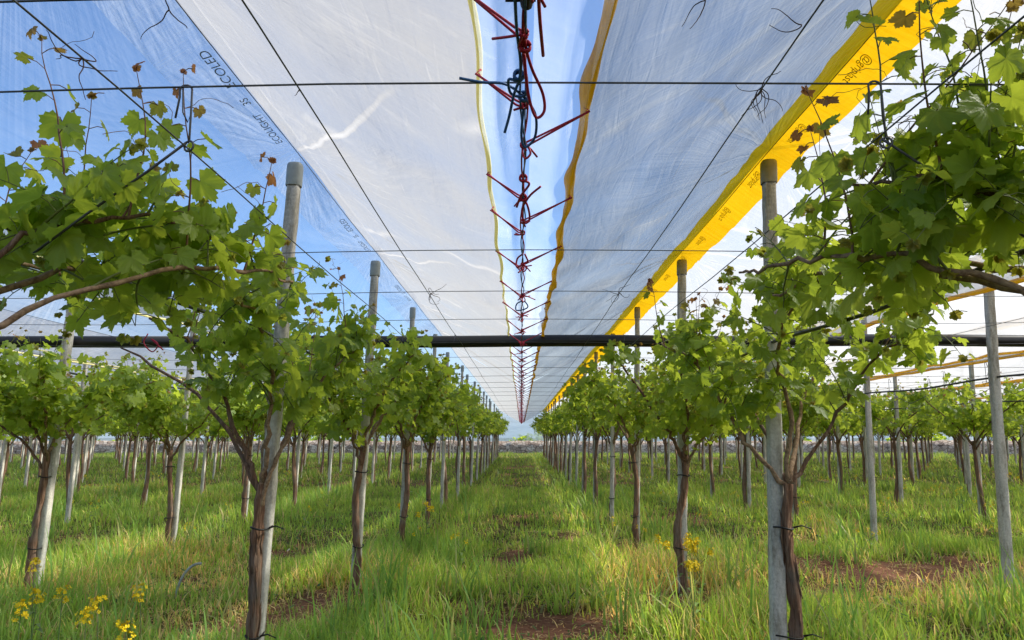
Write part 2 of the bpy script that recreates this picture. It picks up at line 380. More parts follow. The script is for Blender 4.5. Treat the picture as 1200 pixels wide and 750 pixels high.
def strawmask(x, y):
    n = fbm(x*.55, y*.55, 21, 3)
    s = sstep(.50, .68, n)*.55
    for g in ((-3.6, 8.4, .9, 1.1), (-1.5, 7.2, .5, .7), (1.25, 7.6, .45, 1.4), (2.8, 6.8, 1.4, 1.2), (-2.4, 5.6, .7, .5), (-4.4, 6.8, .9, .6)):
        s = s+gauss(x, y, *g)*.9
    return np.clip(s*(.5+fbm(x*4, y*4, 23, 2)), 0, 1)
def ground_mat():
    m, nt, out = mat('orchard_ground')
    at = N(nt, 'ShaderNodeVertexColor', layer_name='Col'); sep = N(nt, 'ShaderNodeSeparateColor'); L(nt, at.outputs[0], sep.inputs[0])
    co = N(nt, 'ShaderNodeNewGeometry').outputs['Position']
    a = noise(nt, co, 9, 8, .7); b = noise(nt, co, 38, 5, .7)
    so_ = ramp(nt, M2(nt, 'ADD', M2(nt, 'MULTIPLY', a, .5), M2(nt, 'MULTIPLY', b, .5)), [(.3, (.09, .038, .022)), (.52, (.26, .125, .075)), (.72, (.42, .26, .16))])
    gr = ramp(nt, M2(nt, 'ADD', M2(nt, 'MULTIPLY', a, .5), M2(nt, 'MULTIPLY', b, .5)), [(.35, (.035, .05, .012)), (.65, (.10, .125, .03))])
    mx = N(nt, 'ShaderNodeMix', data_type='RGBA'); L(nt, sep.outputs[0], mx.inputs[0]); L(nt, gr, mx.inputs[6]); L(nt, so_, mx.inputs[7])
    p = princ(nt, mx.outputs[2], .95, .1); L(nt, bump(nt, M2(nt, 'ADD', a, b), 1, .05), p.inputs['Normal'])
    L(nt, p.outputs[0], out.inputs[0]); return m
GM = ground_mat()
def build_ground():
    xs = np.concatenate([[-900, -300, -120, -60], np.arange(-40, -10, .8), np.arange(-10, 10.01, .11), np.arange(10.8, 41, .8), [60, 120, 300, 900]])
    ys = np.concatenate([[-200, -40, -10], np.arange(-3, 2, .5), np.arange(2, 14, .11), np.arange(14, 60, .6), [61, 64, 70, 90, 140, 300, 900, 2000]])
    X, Y = np.meshgrid(xs, ys); nx, ny = len(xs), len(ys)
    near = sstep(60, 45, np.abs(X))*sstep(75, 60, Y)
    Z = gh(X, Y)*near + fbm(X*7, Y*7, 31, 2)*.03*sstep(16, 10, Y)*near
    V = np.stack([X.ravel(), Y.ravel(), Z.ravel()], 1)
    i = np.arange(nx*ny).reshape(ny, nx)
    F = np.stack([i[:-1, :-1].ravel(), i[:-1, 1:].ravel(), i[1:, 1:].ravel(), i[1:, :-1].ravel()], 1)
    me = fast_mesh('ground', V, F)
    at = me.color_attributes.new('Col', 'FLOAT_COLOR', 'POINT'); C = np.zeros((len(V), 4)); C[:, 3] = 1
    C[:, 0] = np.clip(soilmask(X, Y)+.15, 0, 1).ravel()*np.where(Y.ravel() > 60, .2, 1); at.data.foreach_set('color', C.ravel())
    me.materials.append(GM); tag(link('ground', me), kind='structure')
build_ground()

# ------------------------------------------------------------------ grass (uncountable)
def grass_mat():
    m, nt, out = mat('grass_blades')
    at = N(nt, 'ShaderNodeVertexColor', layer_name='Col').outputs[0]
    p = princ(nt, at, .55, .3)
    tr = N(nt, 'ShaderNodeBsdfTranslucent')
    mx = N(nt, 'ShaderNodeMix', data_type='RGBA', blend_type='MULTIPLY'); mx.inputs[0].default_value = 1; L(nt, at, mx.inputs[6]); mx.inputs[7].default_value = (2.3, 2.0, 1.3, 1)
    L(nt, mx.outputs[2], tr.inputs[0])
    ms = N(nt, 'ShaderNodeMixShader'); ms.inputs[0].default_value = .42; L(nt, p.outputs[0], ms.inputs[1]); L(nt, tr.outputs[0], ms.inputs[2])
    L(nt, ms.outputs[0], out.inputs[0]); return m
GRM = grass_mat()
g1 = np.array((.175, .35, .05)); g2 = np.array((.42, .54, .105)); g3 = np.array((.14, .29, .06)); st1 = np.array((.66, .57, .29)); st2 = np.array((.38, .27, .13))
def blades(n, y0, y1, hmul, wmul, seed, segs, xmax=None, power=1.0, pts=None, flat=0.0, base_h=.16):
    g = np.random.default_rng(seed)
    if pts is None:
        y = y0+(y1-y0)*g.random(n)**power
        hw = (.72*y+.8) if xmax is None else np.minimum(.72*y+.8, xmax)
        # uniform in area: reject by width
        keep = g.random(n) < hw/hw.max()
        y = y[keep]; hw = hw[keep]; x = (g.random(len(y))*2-1)*hw
        # clumping
        cl = fbm(x*2.2, y*2.2, 41, 3); sm = soilmask(x, y)
        keep = g.random(len(x)) < (.25+1.5*cl)*(1-(1.0 if flat == 0 else .3)*np.minimum(sm, .95))
        x, y, sm = x[keep], y[keep], sm[keep]
    else:
        x, y = pts[:, 0], pts[:, 1]; sm = np.zeros(len(x))
    n = len(x)
    # hop on one lattice: the mown-looking alley is shorter, strips next to rows taller
    d = np.abs(((x-.07+SP*20+SP/2) % SP)-SP/2)          # distance to the alley centre
    tall = .75+.55*sstep(.35, 1.0, d)
    tall = tall*(.55+1.0*fbm(x*.8, y*.8, 47, 3))
    h = .92*base_h*hmul*tall*(.45+1.1*g.random(n)**1.6)
    h = h*(1-.55*sm); sw = strawmask(x, y)
    dead = g.random(n) < (.08+.50*sw+.25*sm)
    if flat > 0: dead[:] = True
    az = g.random(n)*2*np.pi; lean = (.15+.75*g.random(n)**1.5)*(1+dead*.8)+flat
    w = (.0028+.004*g.random(n))*wmul
    dirx, diry = np.cos(az), np.sin(az); px, py = -diry, dirx
    z0 = gh(x, y)-.01+np.where(flat > 0, .02, 0)
    t = np.linspace(0, 1, segs+1)
    V = []; 
    for k in range(segs+1):
        tt = t[k]; horiz = h*np.sin(lean*tt)*tt*(1.0); up = h*np.cos(np.minimum(lean*tt, 1.5))*tt
        if flat > 0: up = up*.25+.012
        cx, cy, cz = x+dirx*horiz, y+diry*horiz, z0+up
        ww = w*(1-tt**1.6)
        if k < segs:
            V.append(np.stack([cx-px*ww, cy-py*ww, cz], 1)); V.append(np.stack([cx+px*ww, cy+py*ww, cz], 1))
        else: V.append(np.stack([cx, cy, cz], 1))
    m = 2*segs+1
    VV = np.stack(V, 1).reshape(-1, 3)
    base = (np.arange(n)*m)[:, None]
    tris = []
    for k in range(segs-1):
        a = 2*k; tris += [[a, a+1, a+3], [a, a+3, a+2]]
    a = 2*(segs-1); tris.append([a, a+1, a+2])
    F = (base[:, None, :]+np.array(tris)[None]).reshape(-1, 3)
    mixv = g.random(n)[:, None]; big = fbm(x*.5, y*.5, 53, 3)[:, None]
    c = g1*(1-mixv)+g2*mixv; c = c*(1-.45*sstep(.5, .72, big))+g3*.45*sstep(.5, .72, big)
    dc = st1*g.random(n)[:, None]; dc = dc+st2*(1-dc/ st1.max()); dc = np.clip(st2+(st1-st2)*g.random(n)[:, None], 0, 1)
    c = np.where(dead[:, None], dc, c)*(.75+.5*g.random(n)[:, None])
    c = c*(1+np.array((.30, .22, .10))*sw[:, None])
    if pts is not None: c = c*.5+np.array((.11, .25, .07))*.6
    far = sstep(9, 26, y)[:, None]; c = c*(1-far)+(c*.6+np.array((.11, .17, .035))*.45)*far
    C = np.repeat(c, m, 0)
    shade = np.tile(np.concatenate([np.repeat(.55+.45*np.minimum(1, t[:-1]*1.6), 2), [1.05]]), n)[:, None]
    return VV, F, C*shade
def grass():
    parts = [blades(170000, 3.4, 9.5, 1.15, 1.25, 1, 3), blades(150000, 8.5, 20, 1.05, 1.7, 2, 2), blades(150000, 18, 61, 1.0, 4.5, 3, 1, xmax=34, base_h=.17),
             blades(52000, 3.6, 11, .85, 1.2, 5, 2, flat=.7)]
    # taller wheat-like tufts
    g = np.random.default_rng(9); P = []
    tufts = [(-.35, 5.6), (-.5, 6.4), (-.2, 7.0), (.75, 5.3), (.9, 5.6), (.6, 6.1), (1.05, 7.3), (-1.15, 5.6), (-1.0, 6.0), (1.75, 6.3), (-1.9, 7.4), (-3.0, 6.5), (-2.7, 5.4), (2.2, 8.5), (-.8, 8.2), (.9, 8.6), (3.6, 5.9), (-.25, 4.9), (-.9, 4.8), (.45, 4.6), (1.6, 4.9)]
    for i in range(150):
        y = 4.5+22*g.random()**1.4; x = (g.random()*2-1)*.7*y; tufts.append((x, y))
    for (x, y) in tufts:
        k = int(14+g.random()*26); P.append(np.stack([x+g.normal(0, .09, k), y+g.normal(0, .09, k)], 1))
    P = np.concatenate(P)
    parts.append(blades(0, 0, 0, 2.2, 2.2, 6, 3, pts=P))
    V = []; F = []; C = []; n = 0
    for v, f, c in parts: V.append(v); F.append(f+n); C.append(c); n += len(v)
    V = np.concatenate(V); F = np.concatenate(F); C = np.concatenate(C)
    me = fast_mesh('grass', V, F, False)
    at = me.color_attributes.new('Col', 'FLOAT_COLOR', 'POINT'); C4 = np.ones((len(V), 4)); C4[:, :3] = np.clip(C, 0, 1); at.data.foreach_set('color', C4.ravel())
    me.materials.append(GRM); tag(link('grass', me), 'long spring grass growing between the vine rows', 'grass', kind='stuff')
grass()
def weeds():
    g = np.random.default_rng(12); n = 14000
    y = 3.8+16*g.random(n)**1.3; x = (g.random(n)*2-1)*(.7*y+.4)
    cl = fbm(x*1.6, y*1.6, 61, 3); k = g.random(n) < sstep(.42, .62, cl)*(1-.8*soilmask(x, y)); x, y = x[k], y[k]; n = len(x)
    z = gh(x, y)+.02+g.random(n)*.09
    az = g.random(n)*6.28; s = .008+.016*g.random(n); tilt = g.random(n)*.8
    o = np.array([(-1, 0), (-.5, .55), (.4, .6), (1, 0), (.4, -.6), (-.5, -.55)])
    c, s_ = np.cos(az), np.sin(az); V = []
    for a, b in o:
        lx = a*s*1.5*np.cos(tilt); lz = a*s*1.5*np.sin(tilt); ly = b*s
        V.append(np.stack([x+lx*c-ly*s_, y+lx*s_+ly*c, z+lz], 1))
    VV = np.stack(V, 1).reshape(-1, 3); F = (np.arange(n)*6)[:, None]+np.arange(6)[None]
    me = fast_mesh('ground_weeds', VV, F, False)
    col = np.array((.06, .13, .03))*(.6+1.0*g.random(n)[:, None])
    pale = g.random(n) < .02; col[pale] = (.7, .7, .62); purp = g.random(n) < .008; col[purp] = (.2, .08, .28)
    at = me.color_attributes.new('Col', 'FLOAT_COLOR', 'POINT'); C4 = np.ones((n*6, 4)); C4[:, :3] = np.repeat(col, 6, 0); at.data.foreach_set('color', C4.ravel())
    me.materials.append(GRM); tag(link('ground_weeds', me), 'low broad leaved weeds among the grass', 'weeds', kind='stuff')
weeds()

# ------------------------------------------------------------------ posts
def make_post(capm, seed):
    random.seed(seed)
    root = empty('trellis_post', (0, 0, 0))
    b = MB(); s = .038; ch = .008; V = []; F = []
    ring = [(-s, -s+ch), (-s+ch, -s), (s-ch, -s), (s, -s+ch), (s, s-ch), (s-ch, s), (-s+ch, s), (-s, s-ch)]
    zs = np.concatenate([np.linspace(-.05, 2.88, 36)])
    for i, z in enumerate(zs):
        tp = 1-.04*z
        for (x, y) in ring: V.append((x*tp+random.uniform(-.003, .003)+LEAN*z, y*tp+random.uniform(-.003, .003), z))
    n = 8
    for i in range(len(zs)-1):
        for k in range(n): F.append((i*n+k, i*n+(k+1) % n, (i+1)*n+(k+1) % n, (i+1)*n+k))
    F.append(tuple(range(7, -1, -1))); F.append(tuple((len(zs)-1)*n+k for k in range(n)))
    b.add(V, F); b.build('shaft', CONC, root, smooth=False)
    c = MB(); r = .046; m = 20
    prof = [(r*.96, 2.845), (r, 2.85), (r*1.0, 2.955), (r*.97, 2.975), (r*.85, 2.985), (.0, 2.99)]
    V = []; F = []
    for (q, z) in prof:
        for k in range(m):
            a = 2*math.pi*k/m; e = 1/max(abs(math.cos(a)), abs(math.sin(a)))**.45
            V.append((q*math.cos(a)*e+LEAN*z, q*math.sin(a)*e, z))
    for i in range(len(prof)-1):
        for k in range(m): F.append((i*m+k, i*m+(k+1) % m, (i+1)*m+(k+1) % m, (i+1)*m+k))
    c.add(V, F); c.build('cap', capm, root)
    return root
postG = [make_post(CAPG, 1), make_post(CAPG, 2)]; postY = [make_post(CAPY, 3), make_post(CAPY, 4)]
_used = set()
def place(protos, i, loc, rz=0):
    p = protos[i % len(protos)]
    o = p if id(p) not in _used else copy_tree(p)
    _used.add(id(p)); o.location = loc; o.rotation_euler = (0, 0, rz)
    return o
allposts = []
for side, rows in (('left', ROWS_L), ('right', ROWS_R)):
    for k, X in enumerate(rows):
        seen = 0
        for j, y in enumerate(YP):
            if not inview(X, y, .8 if k else .5): continue
            if k == 0 and j == 0: continue
            if k > 5 and j % 2 and y < 40: pass
            allposts.append((side, k, X, j, y, seen)); seen += 1
for n_, (side, k, X, j, y, seen) in enumerate(allposts):
    bx = X-LEAN*ZR+random.uniform(-.015, .015) + (0 if k == 0 and y < 8 else random.uniform(-.05, .05))
    o = place(postG if side == 'left' else postY, n_, (bx, y, float(gh(bx, y))*.3-.02))
    if y > 8: o.scale = (.80, .80, 1)
    if seen < 4 and k < 4:
        lab = '%s concrete post from the front %s' % (ORD[seen], rowname(side, k)); grp = 'concrete posts near the camera'
    else:
        lab = 'pale concrete post further back %s' % rowname(side, k); grp = 'further posts %s' % rowname(side, k)
    if side == 'right' and k == 1 and y < 10: lab = 'bare concrete post without a vine, %s on the right' % ('nearest' if seen == 0 else ('next' if seen == 1 else 'further'))
    tag(o, lab, 'post', grp)

# ------------------------------------------------------------------ vine leaves
half = [(.0, 1.0), (.075, .86), (.15, .87), (.17, .74), (.27, .70), (.24, .56), (.33, .60), (.42, .66), (.50, .60), (.68, .62), (.64, .48), (.74, .42), (.63, .30), (.66, .20), (.55, .12), (.64, .04), (.60, -.08), (.64, -.18), (.50, -.20), (.44, -.32), (.33, -.28), (.22, -.37), (.13, -.24), (.04, -.05)]
def leaf_template(lod):
    if lod == 0:
        h = half; mid = True
    elif lod == 1:
        h = [half[i] for i in (0, 2, 4, 5, 7, 9, 11, 14, 17, 19, 21, 23)]; mid = False
    else:
        h = [(0, 1.0), (.25, .6), (.68, .6), (.55, .12), (.62, -.2), (.2, -.34)]; mid = False
    out = h+[(-x, y) for x, y in reversed(h) if x > 1e-6]
    out = np.array(out); n = len(out)
    V = [(0, 0.02)]; F = []
    if mid:
        ring = out*.52; V += [tuple(p) for p in ring]; V += [tuple(p) for p in out]
        for k in range(n):
            k2 = (k+1) % n
            if k == len(h)-1: continue          # petiole notch stays open
            F.append((0, 1+k2, 1+k)); F.append((1+k, 1+k2, 1+n+k2)); F.append((1+k, 1+n+k2, 1+n+k))
    else:
        V += [tuple(p) for p in out]
        for k in range(n):
            if k == len(h)-1: continue
            F.append((0, 1+(k+1) % n, 1+k))
    V = np.array(V)
    # veins: rim tips of lobes and the middle are pale
    ang = np.arctan2(V[:, 0], V[:, 1]); vein = np.zeros(len(V))
    for a in (0, .80, -.80, 1.75, -1.75): vein = np.maximum(vein, np.exp(-((ang-a)/.07)**2))
    vein[0] = 1
    return V, np.array(F), vein*.8
LT = [leaf_template(i) for i in range(3)]
def build_leaves(L_, lod, me_name='foliage', extra=None):
    """L_: list of (pos, tipdir, normal, size, young)"""
    T, F, vein = LT[lod]; n = len(L_)
    P = np.array([l[0] for l in L_]); t = np.array([l[1] for l in L_]); nn = np.array([l[2] for l in L_]); s = np.array([l[3] for l in L_]); yg = np.array([l[4] for l in L_])
    t = t/np.linalg.norm(t, axis=1, keepdims=True); nn = nn-(nn*t).sum(1)[:, None]*t; nn = nn/np.maximum(1e-6, np.linalg.norm(nn, axis=1, keepdims=True))
    b = np.cross(t, nn)
    g = np.random.default_rng(n)
    c1 = g.normal(.22, .28, n)[:, None]; c2 = g.normal(.28, .22, n)[:, None]; fold = g.normal(.12, .2, n)[:, None]; tw = g.normal(0, .2, n)[:, None]
    X = T[None, :, 0]; Y = T[None, :, 1]
    Z = -c1*X*X-c2*np.maximum(Y, 0)**2+fold*np.abs(X)+tw*X*Y+.05*np.sin(X*11+Y*7+g.random(n)[:, None]*6)*(lod < 2)
    asym = 1+g.normal(0, .10, n)[:, None]*np.sign(X)
    V = P[:, None, :]+s[:, None, None]*((X*asym)[..., None]*b[:, None, :]+Y[..., None]*t[:, None, :]+Z[..., None]*nn[:, None, :])
    m = len(T)
    FF = ((np.arange(n)*m)[:, None, None]+F[None]).reshape(-1, 3)
    C = np.ones((n, m, 4)); C[..., 0] = g.random(n)[:, None]; C[..., 1] = yg[:, None]; C[..., 2] = vein[None]*(lod < 2)
    V = V.reshape(-1, 3); C = C.reshape(-1, 4)
    if extra is not None:            # the green stems the leaves grow from
        E = np.concatenate(extra.v); o_ = len(V); V = np.concatenate([V, E]); C = np.concatenate([C, np.tile((.5, .55, 0, 1), (len(E), 1))])
        tri = [(f[0]+o_, f[1]+o_, f[2]+o_) for f in extra.f]+[(f[0]+o_, f[2]+o_, f[3]+o_) for f in extra.f if len(f) == 4]
        FF = np.concatenate([FF, np.array(tri)])
    me = fast_mesh(me_name, V, FF, True)
    at = me.color_attributes.new('Col', 'FLOAT_COLOR', 'POINT'); at.data.foreach_set('color', C.ravel())
    me.materials.append(LEAF)
    return me
def bez(p, n):
    """catmull-rom through points"""
    p = [np.array(q, float) for q in p]; p = [2*p[0]-p[1]]+p+[2*p[-1]-p[-2]]; out = []
    for i in range(1, len(p)-2):
        for k in range(n):
            t = k/n; a, b, c, d = p[i-1], p[i], p[i+1], p[i+2]
            out.append(.5*((2*b)+(-a+c)*t+(2*a-5*b+4*c-d)*t*t+(-a+3*b-3*c+d)*t**3))
    out.append(p[-2]); return out

def trunk_pts(rs, off, zf, wig):
    pts = []
    ph = rs.random()*6; 
    for i in range(26):
        t = i/25; z = -.05+t*(zf+.05)
        pts.append((off[0]*(1-.35*t)+LEAN*z+wig*math.sin(ph+t*5.5)*math.sin(math.pi*t), off[1]*(1-.2*t)+wig*.6*math.sin(ph*2+t*6.3), z))
    return pts
def make_vine(seed, lod, arms=None, off=(-.05, -.05), wig=.03, zf=1.12, nshoot=58, hanging=.25, reach=(1.0, 1.25), tr=.028, upright=(), parts=True, density=1.0, xlim=None, armr=1.0, lf=None):
    rs = random.Random(seed); g = rs
    root = empty('grape_vine', (0, 0, 0))
    tp = trunk_pts(rs, off, zf, wig)
    tb = MB(); rad = [tr*(1.12-.25*i/25+.10*math.sin(i*1.9+seed)+(.25 if i < 3 else 0)) for i in range(26)]
    seg = 14 if lod == 0 else (9 if lod == 1 else 6)
    tb.tube(tp if lod < 2 else tp[::3]+[tp[-1]], rad if lod < 2 else rad[::3]+[rad[-1]], seg, rough=.30, seed=seed, lobes=3)
    if lod == 0:     # peeling bark strips
        for i in range(34):
            a = rs.randrange(1, 20); n = rs.randrange(3, 6); an = rs.random()*6.28
            q = [(tp[a+k][0]+math.cos(an)*(rad[a+k]+.002+.006*(k in (0, n-1))), tp[a+k][1]+math.sin(an)*(rad[a+k]+.002+.006*(k in (0, n-1))), tp[a+k][2]) for k in range(n)]
            tb.tube(q, [.002]+[.005]*(n-2)+[.0015], 4)
    trunk = None
    fork = np.array(tp[-1])
    if arms is None:
        arms = []
        for (dx, dy) in ((1, .25), (-1, -.2), (.35, 1), (-.3, -1), (.7, -.7)):
            dx += g.uniform(-.3, .3); dy += g.uniform(-.3, .3)
            start = np.array(tp[-1-rs.randrange(0, 4)])
            ex, ey = dx*reach[0]*g.uniform(.75, 1), dy*reach[1]*g.uniform(.75, 1)
            arms.append([start, start+(ex*.18, ey*.18, .26), start+(ex*.42, ey*.40, .46), np.array((ex*.8, ey*.75, 1.93+g.uniform(-.08, .08))), np.array((ex*1.05+.05, ey*1.05, 1.98+g.uniform(-.12, .1)))])
    arm_pts = []
    for i, a in enumerate(arms):
        a = list(a); zt = min(a[0][2], tp[-1][2]); a[0] = np.array(min(tp, key=lambda q: abs(q[2]-zt)))
        pts = bez(a, 6); pts = [p+np.array((g.gauss(0, .008), g.gauss(0, .008), g.gauss(0, .008))) for p in pts]
        r0 = tr*armr*g.uniform(.44, .58); m = len(pts)
        rr = [r0*(1-.62*k/(m-1))*(1+.12*math.sin(k*2.1+i)) for k in range(m)]
        if parts:
            b = MB(); b.tube(pts, rr, 8 if lod == 0 else 6, rough=.18, seed=seed+i); b.build('arm', BARK if i % 2 else CANE, root)
        else: tb.tube(pts[::2], rr[::2], 4)
        arm_pts.append(pts)
    tb.build('trunk', BARK, root)
    # shoots
    sb = MB(); rb = MB(); leaves = []
    cand = []
    for pts in arm_pts:
        for p in pts[len(pts)//3:]: cand.append(p)
    def shoot(p, d, ln, curve, red=0, size=1.0, tend=False, free=False):
        if lf and not free and not lf(p): return
        S0 = MB() if lod == 0 else sb
        n = max(4, int(ln/.046)); q = np.array(p, float); d = np.array(d, float); d /= np.linalg.norm(d); P = [q.copy()]; side = 1
        for k in range(n):
            d = d+np.array((g.gauss(0, .07), g.gauss(0, .07), curve+g.gauss(0, .05))); d /= np.linalg.norm(d)
            q = q+d*ln/n
            if lf and not free and not lf(q): break
            P.append(q.copy()); side = -side
            f = k/n
            if g.random() > density: continue
            perp = np.cross(d, (0, 0, 1)); pn = np.linalg.norm(perp); perp = perp/pn if pn > .1 else np.array((1, 0, 0))
            az = g.uniform(-1.0, 1.0); out = perp*side*math.cos(az)+np.cross(perp, d)*math.sin(az)
            out = out+np.array((g.gauss(0, .35), g.gauss(0, .35), .15)); out /= np.linalg.norm(out)
            pet = .035+.05*g.random()*(1-f)
            sz = size*(.064*(1-f**2.2)+.020)*(g.uniform(.55, 1.0)+.55*g.random()**2)*(1.0 if lod == 0 else (.86 if lod == 1 else 1.05))
            lp = q+out*pet
            if lod == 0: S0.tube([tuple(q), tuple(q+out*pet*.5+np.array((0, 0, .006))), tuple(lp)], .0014, 4, cap=False)
            tip = out*np.array((1, 1, .25))+np.array((g.gauss(0, .4), g.gauss(0, .4), -.75+g.gauss(0, .65)))
            nor = np.array((g.gauss(0, .75), g.gauss(0, .75), .8))+out*.9
            young = max(0, min(1, (f-.50)*1.15+g.gauss(0, .08)+red*max(0, f-.45)*1.9))
            if lf and not free and not lf(lp): continue
            leaves.append((lp, tip, nor, sz, young))
            if tend and g.random() < .3:
                tq = [q]; dd = out+np.array((0, 0, .4))
                for m_ in range(9): tq.append(tq[-1]+dd/np.linalg.norm(dd)*.018); dd = dd+np.array((g.gauss(0, .45), g.gauss(0, .45), g.gauss(0, .4)))
                S0.tube([tuple(v) for v in tq], .0009, 4, cap=False)
        # growing tip
        for _ in range(3):
            leaves.append((q, d+np.array((g.gauss(0, .6), g.gauss(0, .6), g.gauss(0, .3))), np.array((g.gauss(0, 1), g.gauss(0, 1), .6)), size*g.uniform(.016, .028), min(1, .5+.4*red+g.random()*.2)))
        m = len(P)
        if m < 3: return
        if lod < 2: S0.tube([tuple(v) for v in P], [.0040*(1-.75*k/(m-1)) for k in range(m)], 5 if lod == 0 else 3, cap=False)
        if lod == 0: S0.build('shoot', REDSHOOT if red > .4 else SHOOT, root)
    for i in range(nshoot):
        p = cand[g.randrange(len(cand))]
        if xlim and not (xlim[0] < p[0] < xlim[1]): continue
        u = g.random()
        if u < hanging: shoot(p, (g.gauss(0, 1), g.gauss(0, 1), -.1), g.uniform(.22, .42), -.13)
        elif u < .90: shoot(p, (g.gauss(0, .8), g.gauss(0, .8), .75), g.uniform(.22, .48), -.03)
        else: shoot(p, (g.gauss(0, .3), g.gauss(0, .3), 1), g.uniform(.35, .60), .01, red=.5, size=.8, tend=lod == 0)
    for (p, d, ln, red) in upright:
        p = min(cand, key=lambda q: (q[0]-p[0])**2+(q[1]-p[1])**2+.3*(q[2]-p[2])**2)
        shoot(p, d, ln, .0, red=red, size=.78, tend=True, free=True)
    link('foliage', build_leaves(leaves, lod, extra=sb if sb.n else None), root)
    # rubber ties
    if lod < 2:
        for zi in ((8, 20) if lod == 0 else (9, 21)):
            p = tp[zi]; b = MB(); cx, cy = (p[0]+LEAN*p[2])/2, p[1]*.5; rx, ry = abs(p[0]-LEAN*p[2])/2+tr+.010, abs(p[1])/2+.050
            pts = [(cx+rx*math.cos(a), cy+ry*math.sin(a), p[2]+.006*math.sin(a*2)) for a in np.linspace(0, 6.28, 22)]
            b.tube(pts, .005, 6); s_ = -1 if zi % 2 else 1
            if lod == 0: b.tube([(cx+s_*rx, cy-ry*.3, p[2]), (cx+s_*(rx+.04), cy-ry*.5, p[2]+.012), (cx+s_*(rx+.09), cy-ry*.6, p[2]-.004)], [.006, .004, .003], 5)
            b.build('tie', RUB, root)
    return root
def A(*p): return [np.array(q, float) for q in p]
# --- hero vines: coordinates are relative to the trunk foot
heroes = {}
heroes[('left', 0, 0)] = make_vine(101, 0, zf=1.62, arms=[A((0, 0, 1.5), (.22, .0, 1.64), (.46, .28, 1.83), (.58, .75, 1.92), (.5, 1.3, 1.98)), A((0, 0, 1.6), (.15, .1, 1.85), (.30, .2, 1.95), (.45, .35, 1.98), (.55, .7, 1.98)), A((0, 0, 1.6), (-.1, .3, 1.85), (-.15, .9, 1.95), (-.2, 1.3, 1.97)), A((0, 0, 1.6), (-.3, 0, 1.8), (-.8, .1, 1.95)), A((.0, 0, 1.6), (.12, .35, 1.84), (.25, .8, 1.95), (.35, 1.25, 1.96))],
    nshoot=64, hanging=.30, armr=.72, lf=lambda p: p[0] < .60 and p[2] > 1.72+.06*max(0, p[1])+.07*math.sin(p[0]*13) and p[2] < 2.07+.5*max(0, min(1, (.42-p[0])/.35)), upright=[((.55, .35, 1.95), (.05, .05, 1), .55, 1), ((.42, .15, 2.0), (.1, 0, 1), .42, .9), ((.55, .6, 1.95), (.2, .1, 1), .38, 1), ((.25, .1, 1.95), (-.05, 0, 1), .55, .5)])
heroes[('right', 0, 0)] = make_vine(102, 0, off=(.07, -.05), zf=1.66, arms=[A((0, 0, 1.6), (-.2, .05, 1.72), (-.38, .1, 1.80), (-.52, .25, 1.86), (-.6, .6, 1.9), (-.6, .9, 1.95)), A((0, 0, 1.6), (-.12, .0, 1.85), (-.28, .0, 1.96), (-.42, .1, 2.02), (-.5, .25, 2.04)), A((0, 0, 1.6), (.0, .4, 1.85), (.05, .9, 1.95), (.1, 1.3, 1.96)), A((0, 0, 1.6), (.3, 0, 1.8), (.7, .1, 1.95)), A((.0, 0, 1.6), (-.15, .4, 1.84), (-.3, .8, 1.93), (-.35, 1.3, 1.95))],
    nshoot=72, hanging=.30, armr=.8, lf=lambda p: p[0] > -.60 and p[2] > 1.70+.06*max(0, p[1])+.07*math.sin(p[0]*13) and p[2] < 2.04+.5*max(0, min(1, (.48+p[0])/.35)), upright=[((-.55, .2, 1.95), (-.05, .0, 1), .50, 1), ((-.50, .3, 1.95), (.05, .1, 1), .42, 1), ((-.35, .0, 2.05), (-.1, 0, 1), .5, .8), ((-.30, .1, 2.05), (.1, -.1, 1), .55, .2), ((-.25, .2, 2.05), (-.05, .1, 1), .6, .2), ((-.2, -.05, 2.0), (-.02, .1, 1), .6, .1), ((-.12, .3, 2.0), (-.06, .0, 1), .65, .1)])
heroes[('left', 0, 1)] = make_vine(103, 0, off=(-.026, -.068), wig=.018, arms=[A((.0, -.06, 1.0), (.09, -.06, 1.22), (.2, -.05, 1.5), (.38, 0, 1.78), (.55, .1, 1.93)), A((.0, -.06, 1.08), (-.1, -.05, 1.3), (-.22, -.1, 1.6), (-.32, -.3, 1.85), (-.35, -.7, 1.95)), A((.0, -.06, 1.1), (.06, -.12, 1.4), (.1, -.25, 1.7), (.2, -.7, 1.9), (.25, -1.1, 1.95)), A((0, -.05, 1.1), (.1, .2, 1.5), (.15, .6, 1.85), (.2, 1.2, 1.95)), A((0, -.05, 1.1), (-.1, .3, 1.5), (-.25, .8, 1.9), (-.3, 1.2, 1.95)), A((0, -.05, 1.05), (-.35, .05, 1.55), (-.9, .1, 1.9))],
    nshoot=98, hanging=.26, lf=lambda p: -.34-.5*(p[2] > 1.95) < p[0] < .56 and 1.5 < p[2] < 2.40-.30*min(1, abs(p[0]-.1)/.6), upright=[((.38, .1, 1.95), (.02, 0, 1), .50, .8), ((.2, -.3, 1.98), (-.05, 0, 1), .42, .8), ((-.1, -.3, 2.0), (.05, 0, 1), .4, .8)])
